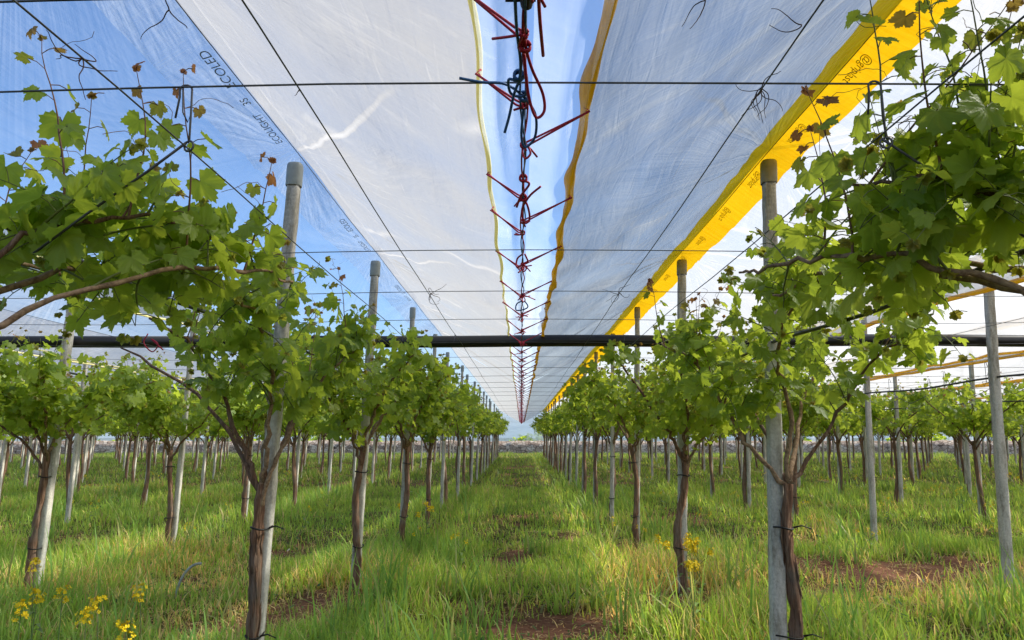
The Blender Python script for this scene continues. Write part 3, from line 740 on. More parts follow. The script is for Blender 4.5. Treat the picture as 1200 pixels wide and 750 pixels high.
heroes[('right', 0, 1)] = make_vine(104, 0, off=(.055, -.05), wig=.034, arms=[A((.0, -.04, 1.1), (-.14, -.06, 1.35), (-.28, -.05, 1.6), (-.4, 0, 1.8), (-.55, .15, 1.92)), A((.08, -.05, 1.05), (.2, -.05, 1.25), (.36, -.1, 1.5), (.5, -.3, 1.8), (.6, -.7, 1.95)), A((.05, -.06, 1.1), (.08, -.12, 1.5), (-.05, -.35, 1.8), (-.15, -.8, 1.92), (-.2, -1.2, 1.95)), A((.03, -.05, 1.1), (.0, .2, 1.5), (-.1, .7, 1.85), (-.1, 1.2, 1.95)), A((.05, -.05, 1.1), (.3, .3, 1.5), (.6, .7, 1.9), (.6, 1.1, 1.95))],
    nshoot=98, hanging=.34, lf=lambda p: -.60 < p[0] < .65 and 1.50+.12*math.sin(p[0]*9) < p[2] < 2.42-.30*min(1, abs(p[0]-.1)/.7), upright=[((-.15, -.1, 1.98), (-.05, 0, 1), .55, 1), ((-.3, .0, 2.0), (.1, 0, 1), .38, 1), ((.1, -.5, 1.98), (.1, 0, 1), .5, 1), ((-.32, .3, 1.98), (-.1, 0, 1), .4, 1)])
used_h = set()
def crown(w, zt):
    """loose crown outline: low and ragged at its edges, highest over the post"""
    return lambda p: abs(p[0]-.1) < w and 1.42+.14*math.sin(p[0]*4.1+1)*math.sin(p[1]*3.3) < p[2] < zt-.30*min(1, abs(p[0]-.1)/w)**1.5+.07*math.sin(p[0]*5+p[1]*4)
mid = [make_vine(200+i, 1, off=((-.014, -.064) if i % 2 else (.010, -.064)), wig=.014+.007*i, nshoot=150, hanging=.28, reach=(.66, 1.25), zf=1.28, tr=.030, lf=crown(.74, 2.40)) for i in range(5)]
far = [make_vine(300+i, 2, off=(-.010, -.066), wig=.022, nshoot=84, hanging=.28, reach=(.64, 1.25), parts=False, zf=1.34, tr=.032, lf=crown(.72, 2.38)) for i in range(5)]
widemid = [make_vine(340+i, 1, off=(-.014, -.064), wig=.02, nshoot=170, hanging=.28, reach=(1.0, 1.25), zf=1.28, tr=.030, lf=crown(1.2, 2.38)) for i in range(3)]
wide = [make_vine(320+i, 2, off=(-.010, -.066), wig=.022, nshoot=112, hanging=.28, reach=(1.05, 1.25), parts=False, zf=1.34, tr=.032, lf=crown(1.3, 2.38)) for i in range(5)]
# hero vines replace the first two of each inner row
vn_i = 0
for side, rows in (('left', ROWS_L), ('right', ROWS_R)):
    for k, X in enumerate(rows):
        seen = 0
        for j, y in enumerate(YP):
            if not inview(X, y, 1.4): continue
            if side == 'right' and k == 1 and y < 10: continue
            key = (side, k, j)
            bx = X-LEAN*ZR+.0
            loc = (bx, y, float(gh(bx, y))*.3-.02)
            if key in heroes: o = heroes[key]; o.location = loc
            elif y < 13 and k < 2:
                o = place(mid if k == 0 else widemid, vn_i*7+j*2, loc, 0 if y < 8 else random.choice((0, 0, math.pi)))
                sc = random.uniform(.93, 1.05); o.scale = (sc*random.choice((1, 1, -1)) if y > 5 else sc, sc, random.uniform(.95, 1.03))
            else:
                o = place(far if k == 0 else wide, vn_i*3+j, loc, 0)
                sc = random.uniform(.94, 1.08); o.scale = (sc*random.choice((1, -1)), sc*random.choice((1, -1)), random.uniform(.93, 1.06))
            vn_i += 1
            if seen < 4 and k < 3:
                lab = 'leafy grape vine, %s from the front %s' % (ORD[seen], rowname(side, k)); grp = 'grape vines near the camera'
            elif y < 22 and k < 2:
                lab = 'grape vine, %s from the front %s' % (ORD[seen], rowname(side, k)); grp = 'grape vines in the middle distance'
            else:
                lab = 'distant grape vine tied to its post %s' % rowname(side, k); grp = 'distant vines %s' % rowname(side, k)
            tag(o, lab, 'grape vine', grp); seen += 1

for p_ in mid+widemid+wide+far+postG+postY+list(heroes.values()):      # nothing unplaced stays behind
    if 'label' not in p_.keys():
        for ch in list(p_.children): bpy.data.objects.remove(ch)
        bpy.data.objects.remove(p_)
# ------------------------------------------------------------------ wires, hoses and pipe
def wire(name, pts, r, label, cat, group=None, m=STEEL, n=5):
    b = MB(); b.tube(pts, r, n); o = b.build(name, m); return tag(o, label, cat, group)
yc = [1.33, 1.7, 3.34, 4.32, 5.38]+[6.72+1.25*i for i in range(8)]+[17.9+2.5*i for i in range(12)]
for i, y in enumerate(yc):
    xm = 34 if y > 10 else 14
    pts = [(x, y+.004*math.sin(x*3), ZN+.018*math.cos(x*1.05)-.001*abs(x)) for x in np.linspace(-xm, xm, 61 if y < 8 else 31)]
    wire('cross_wire', pts, .0026 if y < 3 else (.0022 if y < 8 else .0028), ('%s horizontal steel wire from the top of the picture, strung across the alley' % ORD[i]) if i < 6 else 'thin distant steel wire strung across the rows', 'wire', 'steel wires strung across the rows')
lw = [(-.54, ZN-.006, 'steel wire running away above the left half of the grass alley'), (.58, ZN-.006, 'steel wire running away above the right half of the grass alley'),
      (.0075, ZN+.008, 'central steel wire carrying the red rope ties above the alley'), (-.82, 2.05, 'low steel wire running away beside the left foliage'), (.84, 2.05, 'low steel wire running away beside the right foliage')]
for X, z, lab in lw:
    wire('row_wire', [(X+.004*math.sin(y), y, z-.01*math.sin((y-1.7)*math.pi/2.5)**2) for y in np.arange(-1, 48, .6)], .0021, lab, 'wire', 'steel wires running along the rows')
for side, rows in (('left', ROWS_L), ('right', ROWS_R)):
    for k in range(1, 6):
        for dx in (-.75, .75):
            X = rows[k]+dx
            wire('row_wire', [(X, y, ZN-.01) for y in np.arange(2, 48, 2)], .002, 'steel wire running above the foliage %s' % rowname(side, k), 'wire', 'wires over the outer rows %s' % rowname(side, k), n=4)
for side, rows in (('left', ROWS_L), ('right', ROWS_R)):
    for k in range(0, 5):
        X = rows[k]+(-.16 if side == 'left' else -.05)
        z0 = 1.96 if side == 'left' else 1.88
        wire('drip_hose', [(X+.012*math.sin(y*1.3), y, z0-.03*math.sin((y-1.7)*math.pi/2.5)**2) for y in np.arange(-1, 48, .4)], .0095, 'thin black irrigation hose hung %s' % rowname(side, k), 'hose', 'black drip hoses', HOSE, 8)
wire('water_pipe', [(x, 6.83, 2.232-.006*math.sin(x*.9)**2+.004*math.sin(x*2.3)) for x in np.linspace(-9, 14, 110)], .055, 'thick black water pipe hung across the alley under the film', 'pipe', None, HOSE, 18)
pcl = [(-1.72), (-1.1), (-.62), (.95), (4.7)]
for i, x in enumerate(pcl):
    wire('pipe_hanger', [(x+.053*math.sin(a)*.2, 6.83+.054*math.cos(a), 2.232+.054*math.sin(a)) for a in np.linspace(0, 6.28, 20)]+[(x, 6.83, 2.30)], .003, '%s wire loop from the left holding the thick black pipe' % ORD[i], 'wire loop', 'wire loops around the black pipe')
def hook_rod(sx, label):
    x0 = -.81 if sx < 0 else .875
    y = 1.7; b = MB(); zt = ZN+.006
    pts = [(x0-.035*1, y, zt-.075), (x0-.028, y, zt-.02)]+[(x0-.014+.015*math.cos(a), y, zt-.002+.012*math.sin(a)) for a in np.linspace(math.pi, 0, 8)]
    pts += [(x0+.002, y, zt-.05), (x0+.003, y, zt-.135)]
    lp = [(x0+.003-.014*sx*math.sin(a)*0+.013*math.cos(a+math.pi/2), y+.004*math.sin(a), zt-.148+.013*math.sin(a+math.pi/2)) for a in np.linspace(0, 2*math.pi*1.1, 14)]
    pts += lp
    b.tube(pts, .0027, 7)
    e = (x0+sx*.27, y+.06, zt-.30)
    b.tube([lp[-1], (x0+sx*.1, y+.015, zt-.205), e, (e[0]+sx*.15, y+.1, e[2]-.09)], .0034, 7)
    if sx < 0: b.tube([(x0-.022, y, zt+.004), (x0-.018, y, zt-.06), (x0-.006, y+.003, zt-.085), (x0, y+.003, zt-.07)], .002, 6)
    o = b.build('spring_hook', STEEL); tag(o, label, 'hook', 'steel hooks hung on the front wire')
hook_rod(-1, 'bent steel hook hung on the front wire beside the left foliage')
hook_rod(1, 'bent steel hook hung on the front wire beside the right foliage')
# hooks in the alley to the far right
for i, (x, y) in enumerate([(5.3, 8.5), (5.9, 8.5), (5.5, 9.7), (6.1, 9.7), (5.4, 10.95), (6.0, 10.95), (5.6, 12.2), (6.2, 12.2), (6.4, 8.5)]):
    b = MB(); s_ = -1 if i % 2 else 1
    b.tube([(x+.03*s_, y, ZN-.05), (x+.015*s_, y, ZN+.005), (x, y, ZN), (x, y, ZN-.22), (x-.03*s_, y, ZN-.27), (x-.05*s_, y, ZN-.22), (x, y, ZN-.215), (x+.3*s_, y, ZN-.36)], .0035, 5)
    tag(b.build('spring_hook', STEEL), 'small steel hook dangling in the open alley at the far right', 'hook', 'hooks dangling in the right hand alley')
# dried tendrils left on the wires
def tendril(p, n, sz, label, seed):
    rs = np.random.default_rng(seed); b = MB()
    for i in range(n):
        q = np.array(p, float); d = rs.normal(0, 1, 3); d[2] -= .3; pts = [q]
        cv = rs.normal(0, .5, 3)
        for k in range(14):
            d = d/np.linalg.norm(d)+cv*.35; cv = cv*.85+rs.normal(0, .45, 3); pts.append(pts[-1]+d/np.linalg.norm(d)*sz/9)
        b.tube([tuple(v) for v in pts], np.linspace(.0014, .0006, 15)*(1 if p[1] < 3 else 1.4), 5)
    tag(b.build('dried_tendril', DRY), label, 'tendril', 'dried tendrils clinging to the wires')
tendril((.585, 1.7, ZN), 9, .06, 'tangled dry tendril where two wires cross on the upper right', 1)
tendril((.58, 1.42, ZN), 2, .05, 'small curled dry tendril on the wire at the upper right', 2)
tendril((.58, 4.32, ZN), 6, .07, 'dry tendril cluster on the wire crossing right of the rope ties', 3)
tendril((-.54, 4.32, ZN), 6, .075, 'dry tendril cluster on the wire crossing left of the rope ties', 4)
tendril((-.54, 1.7, ZN), 2, .015, 'tiny dry curl on the front wire crossing at the left', 5)
tendril((-.70, 1.35, ZN), 3, .06, 'dry tendril hanging at the top edge of the picture', 6)
tendril((.36, 1.33, ZN), 2, .05, 'dry tendril dangling from the topmost wire', 7)
tendril((-.82, 1.28, 2.05), 5, .06, 'dry tendril on the low wire at the top left corner', 8)

# ------------------------------------------------------------------ film covers
GL0, GR0 = -.115, .195
def hem_x(side, k, inner):
    """x of the hem of row cover: inner = towards the alley we stand in"""
    rows = ROWS_L if side == 'left' else ROWS_R
    X = rows[k]
    s = 1 if side == 'left' else -1
    if inner: return (GL0 if side == 'left' else GR0) if k == 0 else X+s*1.27
    return X-s*1.27
def fz(x, y, X, xh, det):
    """height of film at world x,y for ridge X and hem xh"""
    w = abs(xh-X); u = np.clip(np.abs(x-X)/w, 0, 1.2)
    ym = ((y-Y0+PITCH*20+PITCH/2) % PITCH)-PITCH/2
    z = ZR-(ZR-ZH)*(u*.93+.07*u*u) - .035*np.sin(math.pi*np.clip(u, 0, 1))
    z = z-.008*(1-u)*(1-np.cos(ym/PITCH*2*math.pi))*.5*1.2
    if det:
        ax = np.abs(x-X); r = np.hypot(ym, ax)+1e-4; an = np.arctan2(ym, ax)
        cell = np.floor((y-Y0+PITCH*20+PITCH/2)/PITCH)
        z = z+.020*(vn(an*7+cell*5, cell*3.1, 71)-.5)*np.exp(-r/1.1)*np.minimum(1, r*3)*2
        z = z+(fbm(x*2.0, y*1.2, 73, 3)-.5)*.11*np.minimum(1, ax*1.5)
        z = z+(vn(x*1.5, y*9, 75)-.5)*.018*np.exp(-((ax-.25)/.22)**2)
    return z
def hem_wave(y, side, k):
    return (.006*np.sin(y*2*math.pi/.76+(0 if side == 'left' else 1.7))+.022*(vn(y*1.7, k*3.0, 81)-.5))*(1 if k == 0 else 1.5)
def sheet(root, X, xh, y0, y1, dy, nx, m, name, u0=0, u1=1, off=0, det=True, side='left', k=0):
    ys = np.arange(y0, y1+dy/2, dy); us = np.linspace(u0, u1, nx)
    U, Y = np.meshgrid(us, ys); XX = X+(xh-X)*U
    XX = XX+hem_wave(Y, side, k)*U**3
    Z = fz(XX, Y, X, xh, det)+off
    V = np.stack([(XX-X).ravel(), Y.ravel(), Z.ravel()], 1); ny = len(ys); i = np.arange(nx*ny).reshape(ny, nx)
    F = np.stack([i[:-1, :-1].ravel(), i[:-1, 1:].ravel(), i[1:, 1:].ravel(), i[1:, :-1].ravel()], 1)
    if xh > X: F = F[:, ::-1]
    me = fast_mesh(name, V, F); me.materials.append(m)
    return link(name, me, root)
def lettering(root, text, X, xh, ystart, length, height, dist, ydir, inkm):
    cu = bpy.data.curves.new('lettering', 'FONT'); cu.body = text; cu.size = 1; cu.shear = .25
    to = bpy.data.objects.new('lettering', cu); COL.objects.link(to)
    bpy.context.view_layer.update()
    dg = bpy.context.evaluated_depsgraph_get(); me = bpy.data.meshes.new_from_object(to.evaluated_get(dg))
    bpy.data.objects.remove(to); bpy.data.curves.remove(cu)
    co = np.empty(len(me.vertices)*3, np.float32); me.vertices.foreach_get('co', co); co = co.reshape(-1, 3)
    w = co[:, 0].max()-co[:, 0].min(); hh = .72
    s = (co[:, 0]-co[:, 0].min())/w*length; t = co[:, 1]/hh*height
    sg = np.sign(xh-X)
    x = X+sg*(dist+t); y = ystart+ydir*s
    z = fz(x, y, X, xh, True)-.013
    me.vertices.foreach_set('co', np.stack([x-X, y, z], 1).astype(np.float32).ravel()); me.materials.append(inkm); me.update()
    link('printed_lettering', me, root)
for side, rows in (('left', ROWS_L), ('right', ROWS_R)):
    for k, X in enumerate(rows[:9]):
        lab = ('pale polythene cover over the row just left of the alley, printed along its ridge' if side == 'left' else 'yellow ridged polythene cover over the row just right of the alley') if k == 0 else 'polythene rain cover stretched over the vines %s' % rowname(side, k)
        root = empty('film_cover', (X, 0, 0), lab, 'plastic cover', 'polythene covers over the vine rows')
        xi, xo = hem_x(side, k, True), hem_x(side, k, False)
        det = k < 2
        ya = -1.2 if k == 0 else max(-1.2, abs(X)*1.0-5)
        rgt = max(xi, xo); lft = min(xi, xo)
        for xh, isr in ((rgt, True), (lft, False)):
            # sun and shade on the inner slopes are put into separate film tints
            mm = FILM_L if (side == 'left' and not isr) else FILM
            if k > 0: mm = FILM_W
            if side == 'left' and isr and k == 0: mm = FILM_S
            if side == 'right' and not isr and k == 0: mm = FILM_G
            if k == 0:
                sheet(root, X, xh, ya, 13, .045, 40, mm, 'film_panel', det=True, side=side, k=k)
                sheet(root, X, xh, 13, YEND, .25, 14, mm, 'film_panel', det=False, side=side, k=k)
            else:
                sheet(root, X, xh, ya, YEND, .22 if k < 3 else .4, 16, mm, 'film_panel', det=k < 4, side=side, k=k)
        yb = 13 if k == 0 else YEND
        if side == 'right':
            sheet(root, X, rgt, ya, yb, .05 if k == 0 else .25, 6, YBAND, 'ridge_band', 0, .115, -.007, True, side, k) if k == 0 else sheet(root, X, rgt, ya, yb, .25, 5, YBAND, 'ridge_band', 0, .10, -.007, True, side, k)
            sheet(root, X, lft, ya, yb, .05 if k == 0 else .25, 6, YBAND_IN, 'ridge_band', 0, .14, -.007, True, side, k)
            if k == 0:
                sheet(root, X, rgt, 13, YEND, .25, 4, YBAND, 'ridge_band', 0, .14, -.007, False, side, k)
                sheet(root, X, lft, 13, YEND, .25, 4, YBAND_IN, 'ridge_band', 0, .15, -.007, False, side, k)
        elif k == 0:
            sheet(root, X, lft, ya, 13, .05, 6, WBAND, 'ridge_band', 0, .17, .007, True, side, k)
            sheet(root, X, rgt, ya, 13, .05, 6, WBAND, 'ridge_band', 0, .10, .007, True, side, k)
        # ridge wire
        b = MB(); b.tube([(0, y, float(fz(np.array(X), np.array(y), X, rgt, False))-.010) for y in np.arange(ya, YEND, .25)], .0026, 6); b.build('ridge_wire', STEEL, root)
        # hems
        for xh in (xi, xo):
            isamber = (side == 'right' and (xh == xi or k > 0))
            ys = np.arange(ya, 13 if k == 0 else YEND, .03 if k == 0 else .25)
            px = xh-X+hem_wave(ys, side, k)+.0
            pz = fz(xh+hem_wave(ys, side, k), ys, X, xh, det)-.004
            b = MB()
            if isamber and k == 0:
                V = []; n = 12; F = []
                for i, y in enumerate(ys):
                    tw = y*9; a0 = .0125*(1+.25*math.sin(y*7.3)+.2*math.sin(y*17))
                    for q in range(n):
                        a = 2*math.pi*q/n; r = a0*(1+.28*math.sin(3*a+tw)); V.append((px[i]+r*1.15*math.cos(a), y, pz[i]+r*math.sin(a)))
                for i in range(len(ys)-1):
                    for q in range(n): F.append((i*n+q, i*n+(q+1) % n, (i+1)*n+(q+1) % n, (i+1)*n+q))
                b.add(V, F)
            else: b.tube(list(zip(px, ys, pz)), .0085 if k == 0 else (.018 if isamber else .009), 6)
            b.build('hem', AMBER if isamber else HEMY, root)
            if k == 0:
                ys2 = np.arange(13, YEND, .25); b = MB(); b.tube([(xh-X, y, ZH) for y in ys2], .014 if isamber else .007, 5); b.build('hem', AMBER if isamber else HEMY, root)
        # clear flap hanging past the hem over the gap
        if k == 0:
            xg = .004 if side == 'left' else .030
            for (y0_, y1_, dy_) in ((ya, 13, .06), (13, YEND, .4)):
                ys = np.arange(y0_, y1_+dy_/2, dy_); us = np.linspace(0, 1, 9); U, Y = np.meshgrid(us, ys)
                xs = xi+hem_wave(Y, side, k)*(1-U)+(xg-xi)*U+.012*(vn(Y*1.3, U*3, 91)-.5)*U
                zs = ZH+.004-.03*np.sin(U*math.pi)+.03*U+.03*(vn(U*5+side.count('l')*3, Y*.7, 93)-.5)
                V = np.stack([(xs-X).ravel(), Y.ravel(), zs.ravel()], 1); ny, nx = U.shape; i = np.arange(nx*ny).reshape(ny, nx)
                F = np.stack([i[:-1, :-1].ravel(), i[:-1, 1:].ravel(), i[1:, 1:].ravel(), i[1:, :-1].ravel()], 1)
                me = fast_mesh('edge_flap', V, F); me.materials.append(FLAP); link('edge_flap', me, root)
        if side == 'left' and k == 0:
            for yy in (4.10, 6.6, 9.1):
                lettering(root, 'ECOLIGHT', X, lft, yy-.10, .40, .032, .020, -1, INK)
                lettering(root, '3S', X, lft, yy-.60, .08, .032, .020, -1, INK)
                lettering(root, 'ECOLED', X, lft, yy-.80, .34, .036, .020, -1, INK)
        if side == 'right' and k == 0:
            for i in range(10):
                yy = 1.55+.74*i
                lettering(root, '@griplast', X, rgt, yy, .25, .036, .030, 1, INKB)

# ------------------------------------------------------------------ rope ties at the centre
rs = random.Random(5)
def rope(pts, r=.0034): 
    return bez(pts, 5), r
def rope_tie(sidex, y, label, group, blue=False, big=0, n=6, r=.0032):
    """doubled rope from the hem down to the centre wire, with a knot, a loop and tails"""
    b = MB(); s = sidex
    hx = (GL0 if s < 0 else GR0)+float(hem_wave(np.array(y), 'left' if s < 0 else 'right', 0)); hz = ZH-.004; cx, cz = .0075, ZN+.008
    yk = y+rs.uniform(-.02, .02)
    b.tube([(hx-.004*s, y, hz+.010), (hx+.010*s, y-.008, hz-.006), (cx+s*.02, yk-.004, cz+.012), (cx-s*.004, yk-.004, cz)], r, n)
    b.tube([(hx+.004*s, y+.012, hz+.004), (hx-.002*s, y+.018, hz-.002), (cx+s*.02, yk+.010, cz+.006), (cx-s*.003, yk+.008, cz-.003)], r, n)
    # knot around the wire
    kt = [(cx+.008*math.cos(a), yk+.012*(a/12-.5), cz+.008*math.sin(a)) for a in np.linspace(0, 12, 26)]
    b.tube(kt, r, n)
    # tails
    for q in range(3 if y > 3 else 2):
        d = s*rs.uniform(.2, 1); L_ = rs.uniform(.03, .085)
        b.tube([tuple(v) for v in bez([(cx, yk, cz), (cx+d*L_*.4, yk-.01, cz-.012), (cx+d*L_, yk+rs.uniform(-.05, .05), cz-.02+rs.uniform(-.012, .025))], 5)], r, n)
    if big:
        w = big; sg = 1 if rs.random() > .5 else -1
        lp = bez([(cx, yk, cz), (cx+sg*w*.30, yk-.01, cz-w*.25), (cx+sg*w*.42, yk-.015, cz-w*.7), (cx+sg*w*.12, yk-.01, cz-w*.95), (cx-sg*w*.05, yk, cz-w*.5), (cx, yk+.005, cz+.002)], 7)
        b.tube([tuple(v) for v in lp], r*1.05, n)
    o = b.build('rope_tie', BLUER if blue else REDR)
    tag(o, label, 'rope tie', group)
nl = 0
yl = [1.45, 1.82, 2.57, 3.0, 3.69, 4.43, 5.15, 5.93]; yl += [6.7+.76*i for i in range(54)]
yr = [1.30, 2.05, 2.84, 3.6, 4.4, 5.12, 5.9]; yr += [6.66+.76*i for i in range(54)]
for s, ysl, nm in ((-1, yl, 'left'), (1, yr, 'right')):
    for i, y in enumerate(ysl):
        if y > 47.5: continue
        if i < 8: lab = '%s red rope tie from the front holding the %s film hem to the centre wire' % (ORD[i], nm)
        else: lab = 'distant red rope tie holding the %s film hem to the centre wire' % nm
        rope_tie(s, y, lab, 'red rope ties on the %s hem' % nm, blue=(i > 8 and i % 5 == 0 and s < 0) and False, big=(rs.uniform(.03, .05) if rs.random() < .35 else 0), n=7 if y < 8 else 4, r=.0032 if y < 8 else .0048)
for nm_, m_, ph, rr_ in (('blue', BLUER, 0, .0028), ('red', REDR, 2.5, .0030)):
    b = MB(); b.tube([(.0075+.0065*math.cos(y*9+ph)+.004*math.sin(y*3.1+ph), y, ZN+.006+.0065*math.sin(y*9+ph)-.006*abs(math.sin(y*4.13+ph))) for y in np.arange(.9, 48, .07)], [rr_ if y < 9 else rr_*1.7 for y in np.arange(.9, 48, .07)], 5)
    tag(b.build('lacing_rope', m_), 'thin %s rope wound along the whole central wire above the alley' % nm_, 'rope')
# special long loops close to the camera
def cord(name, pts, m, r, label, parentless=True, knot=None):
    b = MB(); b.tube([tuple(v) for v in bez(pts, 7)], r, 9)
    if knot is not None:
        kx, ky, kz = knot; b.tube([(kx+.011*math.cos(a), ky+.010*(a/16-.5)*1.5, kz+.011*math.sin(a)) for a in np.linspace(0, 16, 40)], r, 8)
    tag(b.build(name, m), label, 'rope', 'loose rope ends on the centre wire')
c = (.0075, ZN)
cord('rope_loop', [(c[0]+.012, 1.25, c[1]+.02), (c[0]-.002, 1.40, c[1]+.006), (c[0]+.004, 1.50, c[1]), (c[0]+.018, 1.56, c[1]-.02), (c[0]+.044, 1.63, c[1]-.045), (c[0]+.048, 1.66, c[1]-.075), (c[0]+.028, 1.67, c[1]-.085), (c[0]+.010, 1.62, c[1]-.05), (c[0], 1.53, c[1])], REDR, .0036, 'long drooping red rope loop at the top of the centre wire', knot=(c[0]+.002, 1.50, c[1]))
cord('rope_loop', [(c[0]+.022, 1.20, c[1]+.01), (c[0]+.030, 1.36, c[1]-.006), (c[0]+.042, 1.52, c[1]-.01)], REDR, .0038, 'straight red rope end hanging at the top edge')
cord('rope_loop', [(c[0]-.02, 1.22, c[1]+.01), (c[0]-.016, 1.42, c[1]), (c[0]-.008, 1.56, c[1]), (c[0]-.012, 1.63, c[1]-.01), (c[0]-.036, 1.64, c[1]-.005), (c[0]-.030, 1.70, c[1]-.012), (c[0]+.004, 1.70, c[1]-.014), (c[0]+.004, 1.62, c[1]), (c[0]-.02, 1.66, c[1]-.02), (c[0]-.036, 1.72, c[1]-.06), (c[0]-.048, 1.75, c[1]-.09)], BLUER, .0036, 'blue rope knotted round the top of the centre wire', knot=(c[0]-.012, 1.63, c[1]))
cord('rope_loop', [(c[0]-.155, 1.66, c[1]+.01), (c[0]-.10, 1.67, c[1]+.004), (c[0]-.045, 1.68, c[1]+.004), (c[0], 1.74, c[1]), (c[0]+.030, 1.80, c[1]-.02), (c[0]+.030, 1.86, c[1]-.055), (c[0]+.004, 1.88, c[1]-.075), (c[0]-.006, 1.86, c[1]-.05), (c[0], 1.80, c[1])], BLUER, .0036, 'dark blue rope with a long tail pointing left across the front wire', knot=(c[0], 1.74, c[1]))
cord('rope_loop', [(c[0], 2.35, c[1]), (c[0]+.02, 2.36, c[1]-.01), (c[0]-.008, 2.42, c[1]-.03), (c[0]-.022, 2.48, c[1]-.05)], REDR, .004, 'short red rope curl on the centre wire below the blue loop', knot=(c[0], 2.33, c[1]))
cord('rope_loop', [(c[0]+.06, 2.44, c[1]+.01), (c[0]+.022, 2.50, c[1]-.005), (c[0]-.004, 2.58, c[1]-.03), (c[0]+.006, 2.62, c[1]-.065), (c[0]+.024, 2.62, c[1]-.05), (c[0]+.016, 2.56, c[1]-.02), (c[0]-.002, 2.53, c[1])], REDR, .004, 'round red rope loop with its end curving up to the right', knot=(c[0], 2.53, c[1]))
for q, (y, w) in enumerate(((3.35, .05), (4.55, .07))):
    cord('rope_loop', [(c[0], y, c[1]), (c[0]-w*.5, y+.05, c[1]-.01), (c[0]-w*.55, y+.05, c[1]-.05), (c[0]+.01, y+.03, c[1]-w*.7), (c[0]+w*.5, y+.03, c[1]-.03), (c[0]+w*.2, y, c[1])], REDR if q % 2 == 0 else BLUER, .0042, '%s rounded rope curl along the centre wire, counted from the front' % ORD[q+2])
b = MB(); b.tube([(.012, 1.24, ZN+.03), (.012, 1.30, ZN+.02), (.012, 1.36, ZN+.01)], [.016, .02, .012], 10); b.tube([(-.03, 1.34, ZN+.01), (.03, 1.34, ZN+.01)], .004, 6)
tag(b.build('wire_clamp', RUB), 'dark clamp on the centre wire at the top edge', 'clamp')
# stray ties beside the left vine, at the pipe
for i, (x, y, z, m, nmc) in enumerate(((-1.72, 4.1, 1.83, BLUER, 'blue'), (-2.05, 4.0, 1.86, REDR, 'red'), (-1.86, 2.5, 2.0, BLUER, 'blue'))):
    b = MB(); b.tube([tuple(v) for v in bez([(x, y, z+.05), (x-.02, y, z), (x+.03, y, z-.05), (x+.06, y, z-.01), (x+.02, y, z+.02), (x+.09, y, z-.04)], 5)], .0035, 6)
    tag(b.build('string_tie', m), '%s string knotted among the vine shoots at the left, %s of three' % (nmc, ORD[i]), 'string')

# ------------------------------------------------------------------ mustard flowers
def mustard(x, y, h, nh, seed, label, group, hs=1.0):
    g = random.Random(seed); root = empty('mustard_plant', (x, y, float(gh(x, y))), label, 'flowering plant', group)
    b = MB(); hd = []
    base = (0, 0, 0); top = (g.uniform(-.05, .05), g.uniform(-.05, .05), h)
    b.tube([base, (top[0]*.3, top[1]*.6, h*.5), top], [.004, .003, .002], 5); hd.append(top)
    for i in range(nh-1):
        z = h*g.uniform(.45, .75); e = (g.uniform(-.11, .11), g.uniform(-.11, .11), h*g.uniform(.78, .98))
        b.tube([(top[0]*.5, top[1]*.5, z), (e[0]*.7, e[1]*.7, (z+e[2])/2), e], [.0025, .002, .0015], 4); hd.append(e)
    V = []; F = []
    for i in range(6):       # ragged stem leaves
        z = h*g.uniform(.1, .6); a = g.uniform(0, 6.28); l = g.uniform(.05, .11); w = .016
        c_, s_ = math.cos(a), math.sin(a); n0 = len(V)
        V += [(0, 0, z), (c_*l*.5-s_*w, s_*l*.5+c_*w, z+.02), (c_*l, s_*l, z-.01), (c_*l*.5+s_*w, s_*l*.5-c_*w, z+.02)]; F.append((n0, n0+1, n0+2, n0+3))
    b.add(V, F); b.build('stem', STALK, root)
    for hx in hd:
        m = MB(); V = []; F = []
        for i in range(34 if hs > 1.1 else 14):
            th = g.uniform(0, 6.28); rr = .026*hs*math.sqrt(g.random()); zz = g.uniform(-.03, .022)*hs
            cx, cy, cz = hx[0]+rr*math.cos(th), hx[1]+rr*math.sin(th), hx[2]+zz
            tl = Vector((math.cos(th)*.8+g.gauss(0, .4), math.sin(th)*.8+g.gauss(0, .4), .6)).normalized(); a_ = tl.orthogonal().normalized(); b_ = tl.cross(a_); pr = .0085*min(hs, 1.2)
            for k in range(4):
                an = k*math.pi/2+th; d = a_*math.cos(an)+b_*math.sin(an); e = a_*math.cos(an+1.57)+b_*math.sin(an+1.57); n0 = len(V); o_ = Vector((cx, cy, cz))
                V += [tuple(o_), tuple(o_+d*pr*.7+e*pr*.45), tuple(o_+d*pr+tl*.002), tuple(o_+d*pr*.7-e*pr*.45)]; F.append((n0, n0+1, n0+2, n0+3))
        m.add(V, F); m.build('flower_head', YEL, root, smooth=False)
def px2(px, py, z):
    """photo pixel -> ground position for a thing whose seen point is z high"""
    el = math.atan((375-py)/867)+R(8.98); y = (z-CAMH)/math.tan(el); zc = y*math.cos(R(8.98))+(z-CAMH)*math.sin(R(8.98))
    return (px-611)/867*zc, y
fl = [(42, 664, 'tallest of the flower heads beside the leaning left trunk'), (70, 702, 'between two others low at the left edge'), (38, 700, 'lowest at the left edge of the grass'), (120, 713, 'right of the leaning left trunk, single bright head'), (172, 698, 'furthest right of the lower left flowers'), (101, 736, 'low in the bottom left corner'), (148, 744, 'touching the bottom edge at the left'), (22, 724, 'half hidden in the bottom left corner')]
for i, (px, py, lab) in enumerate(fl):
    h = .60; x, y = px2(px, py-8, h); mustard(x, y, h, 1, 400+i, 'yellow mustard flower %s' % lab, 'mustard flowers in the lower left corner', 1.45)
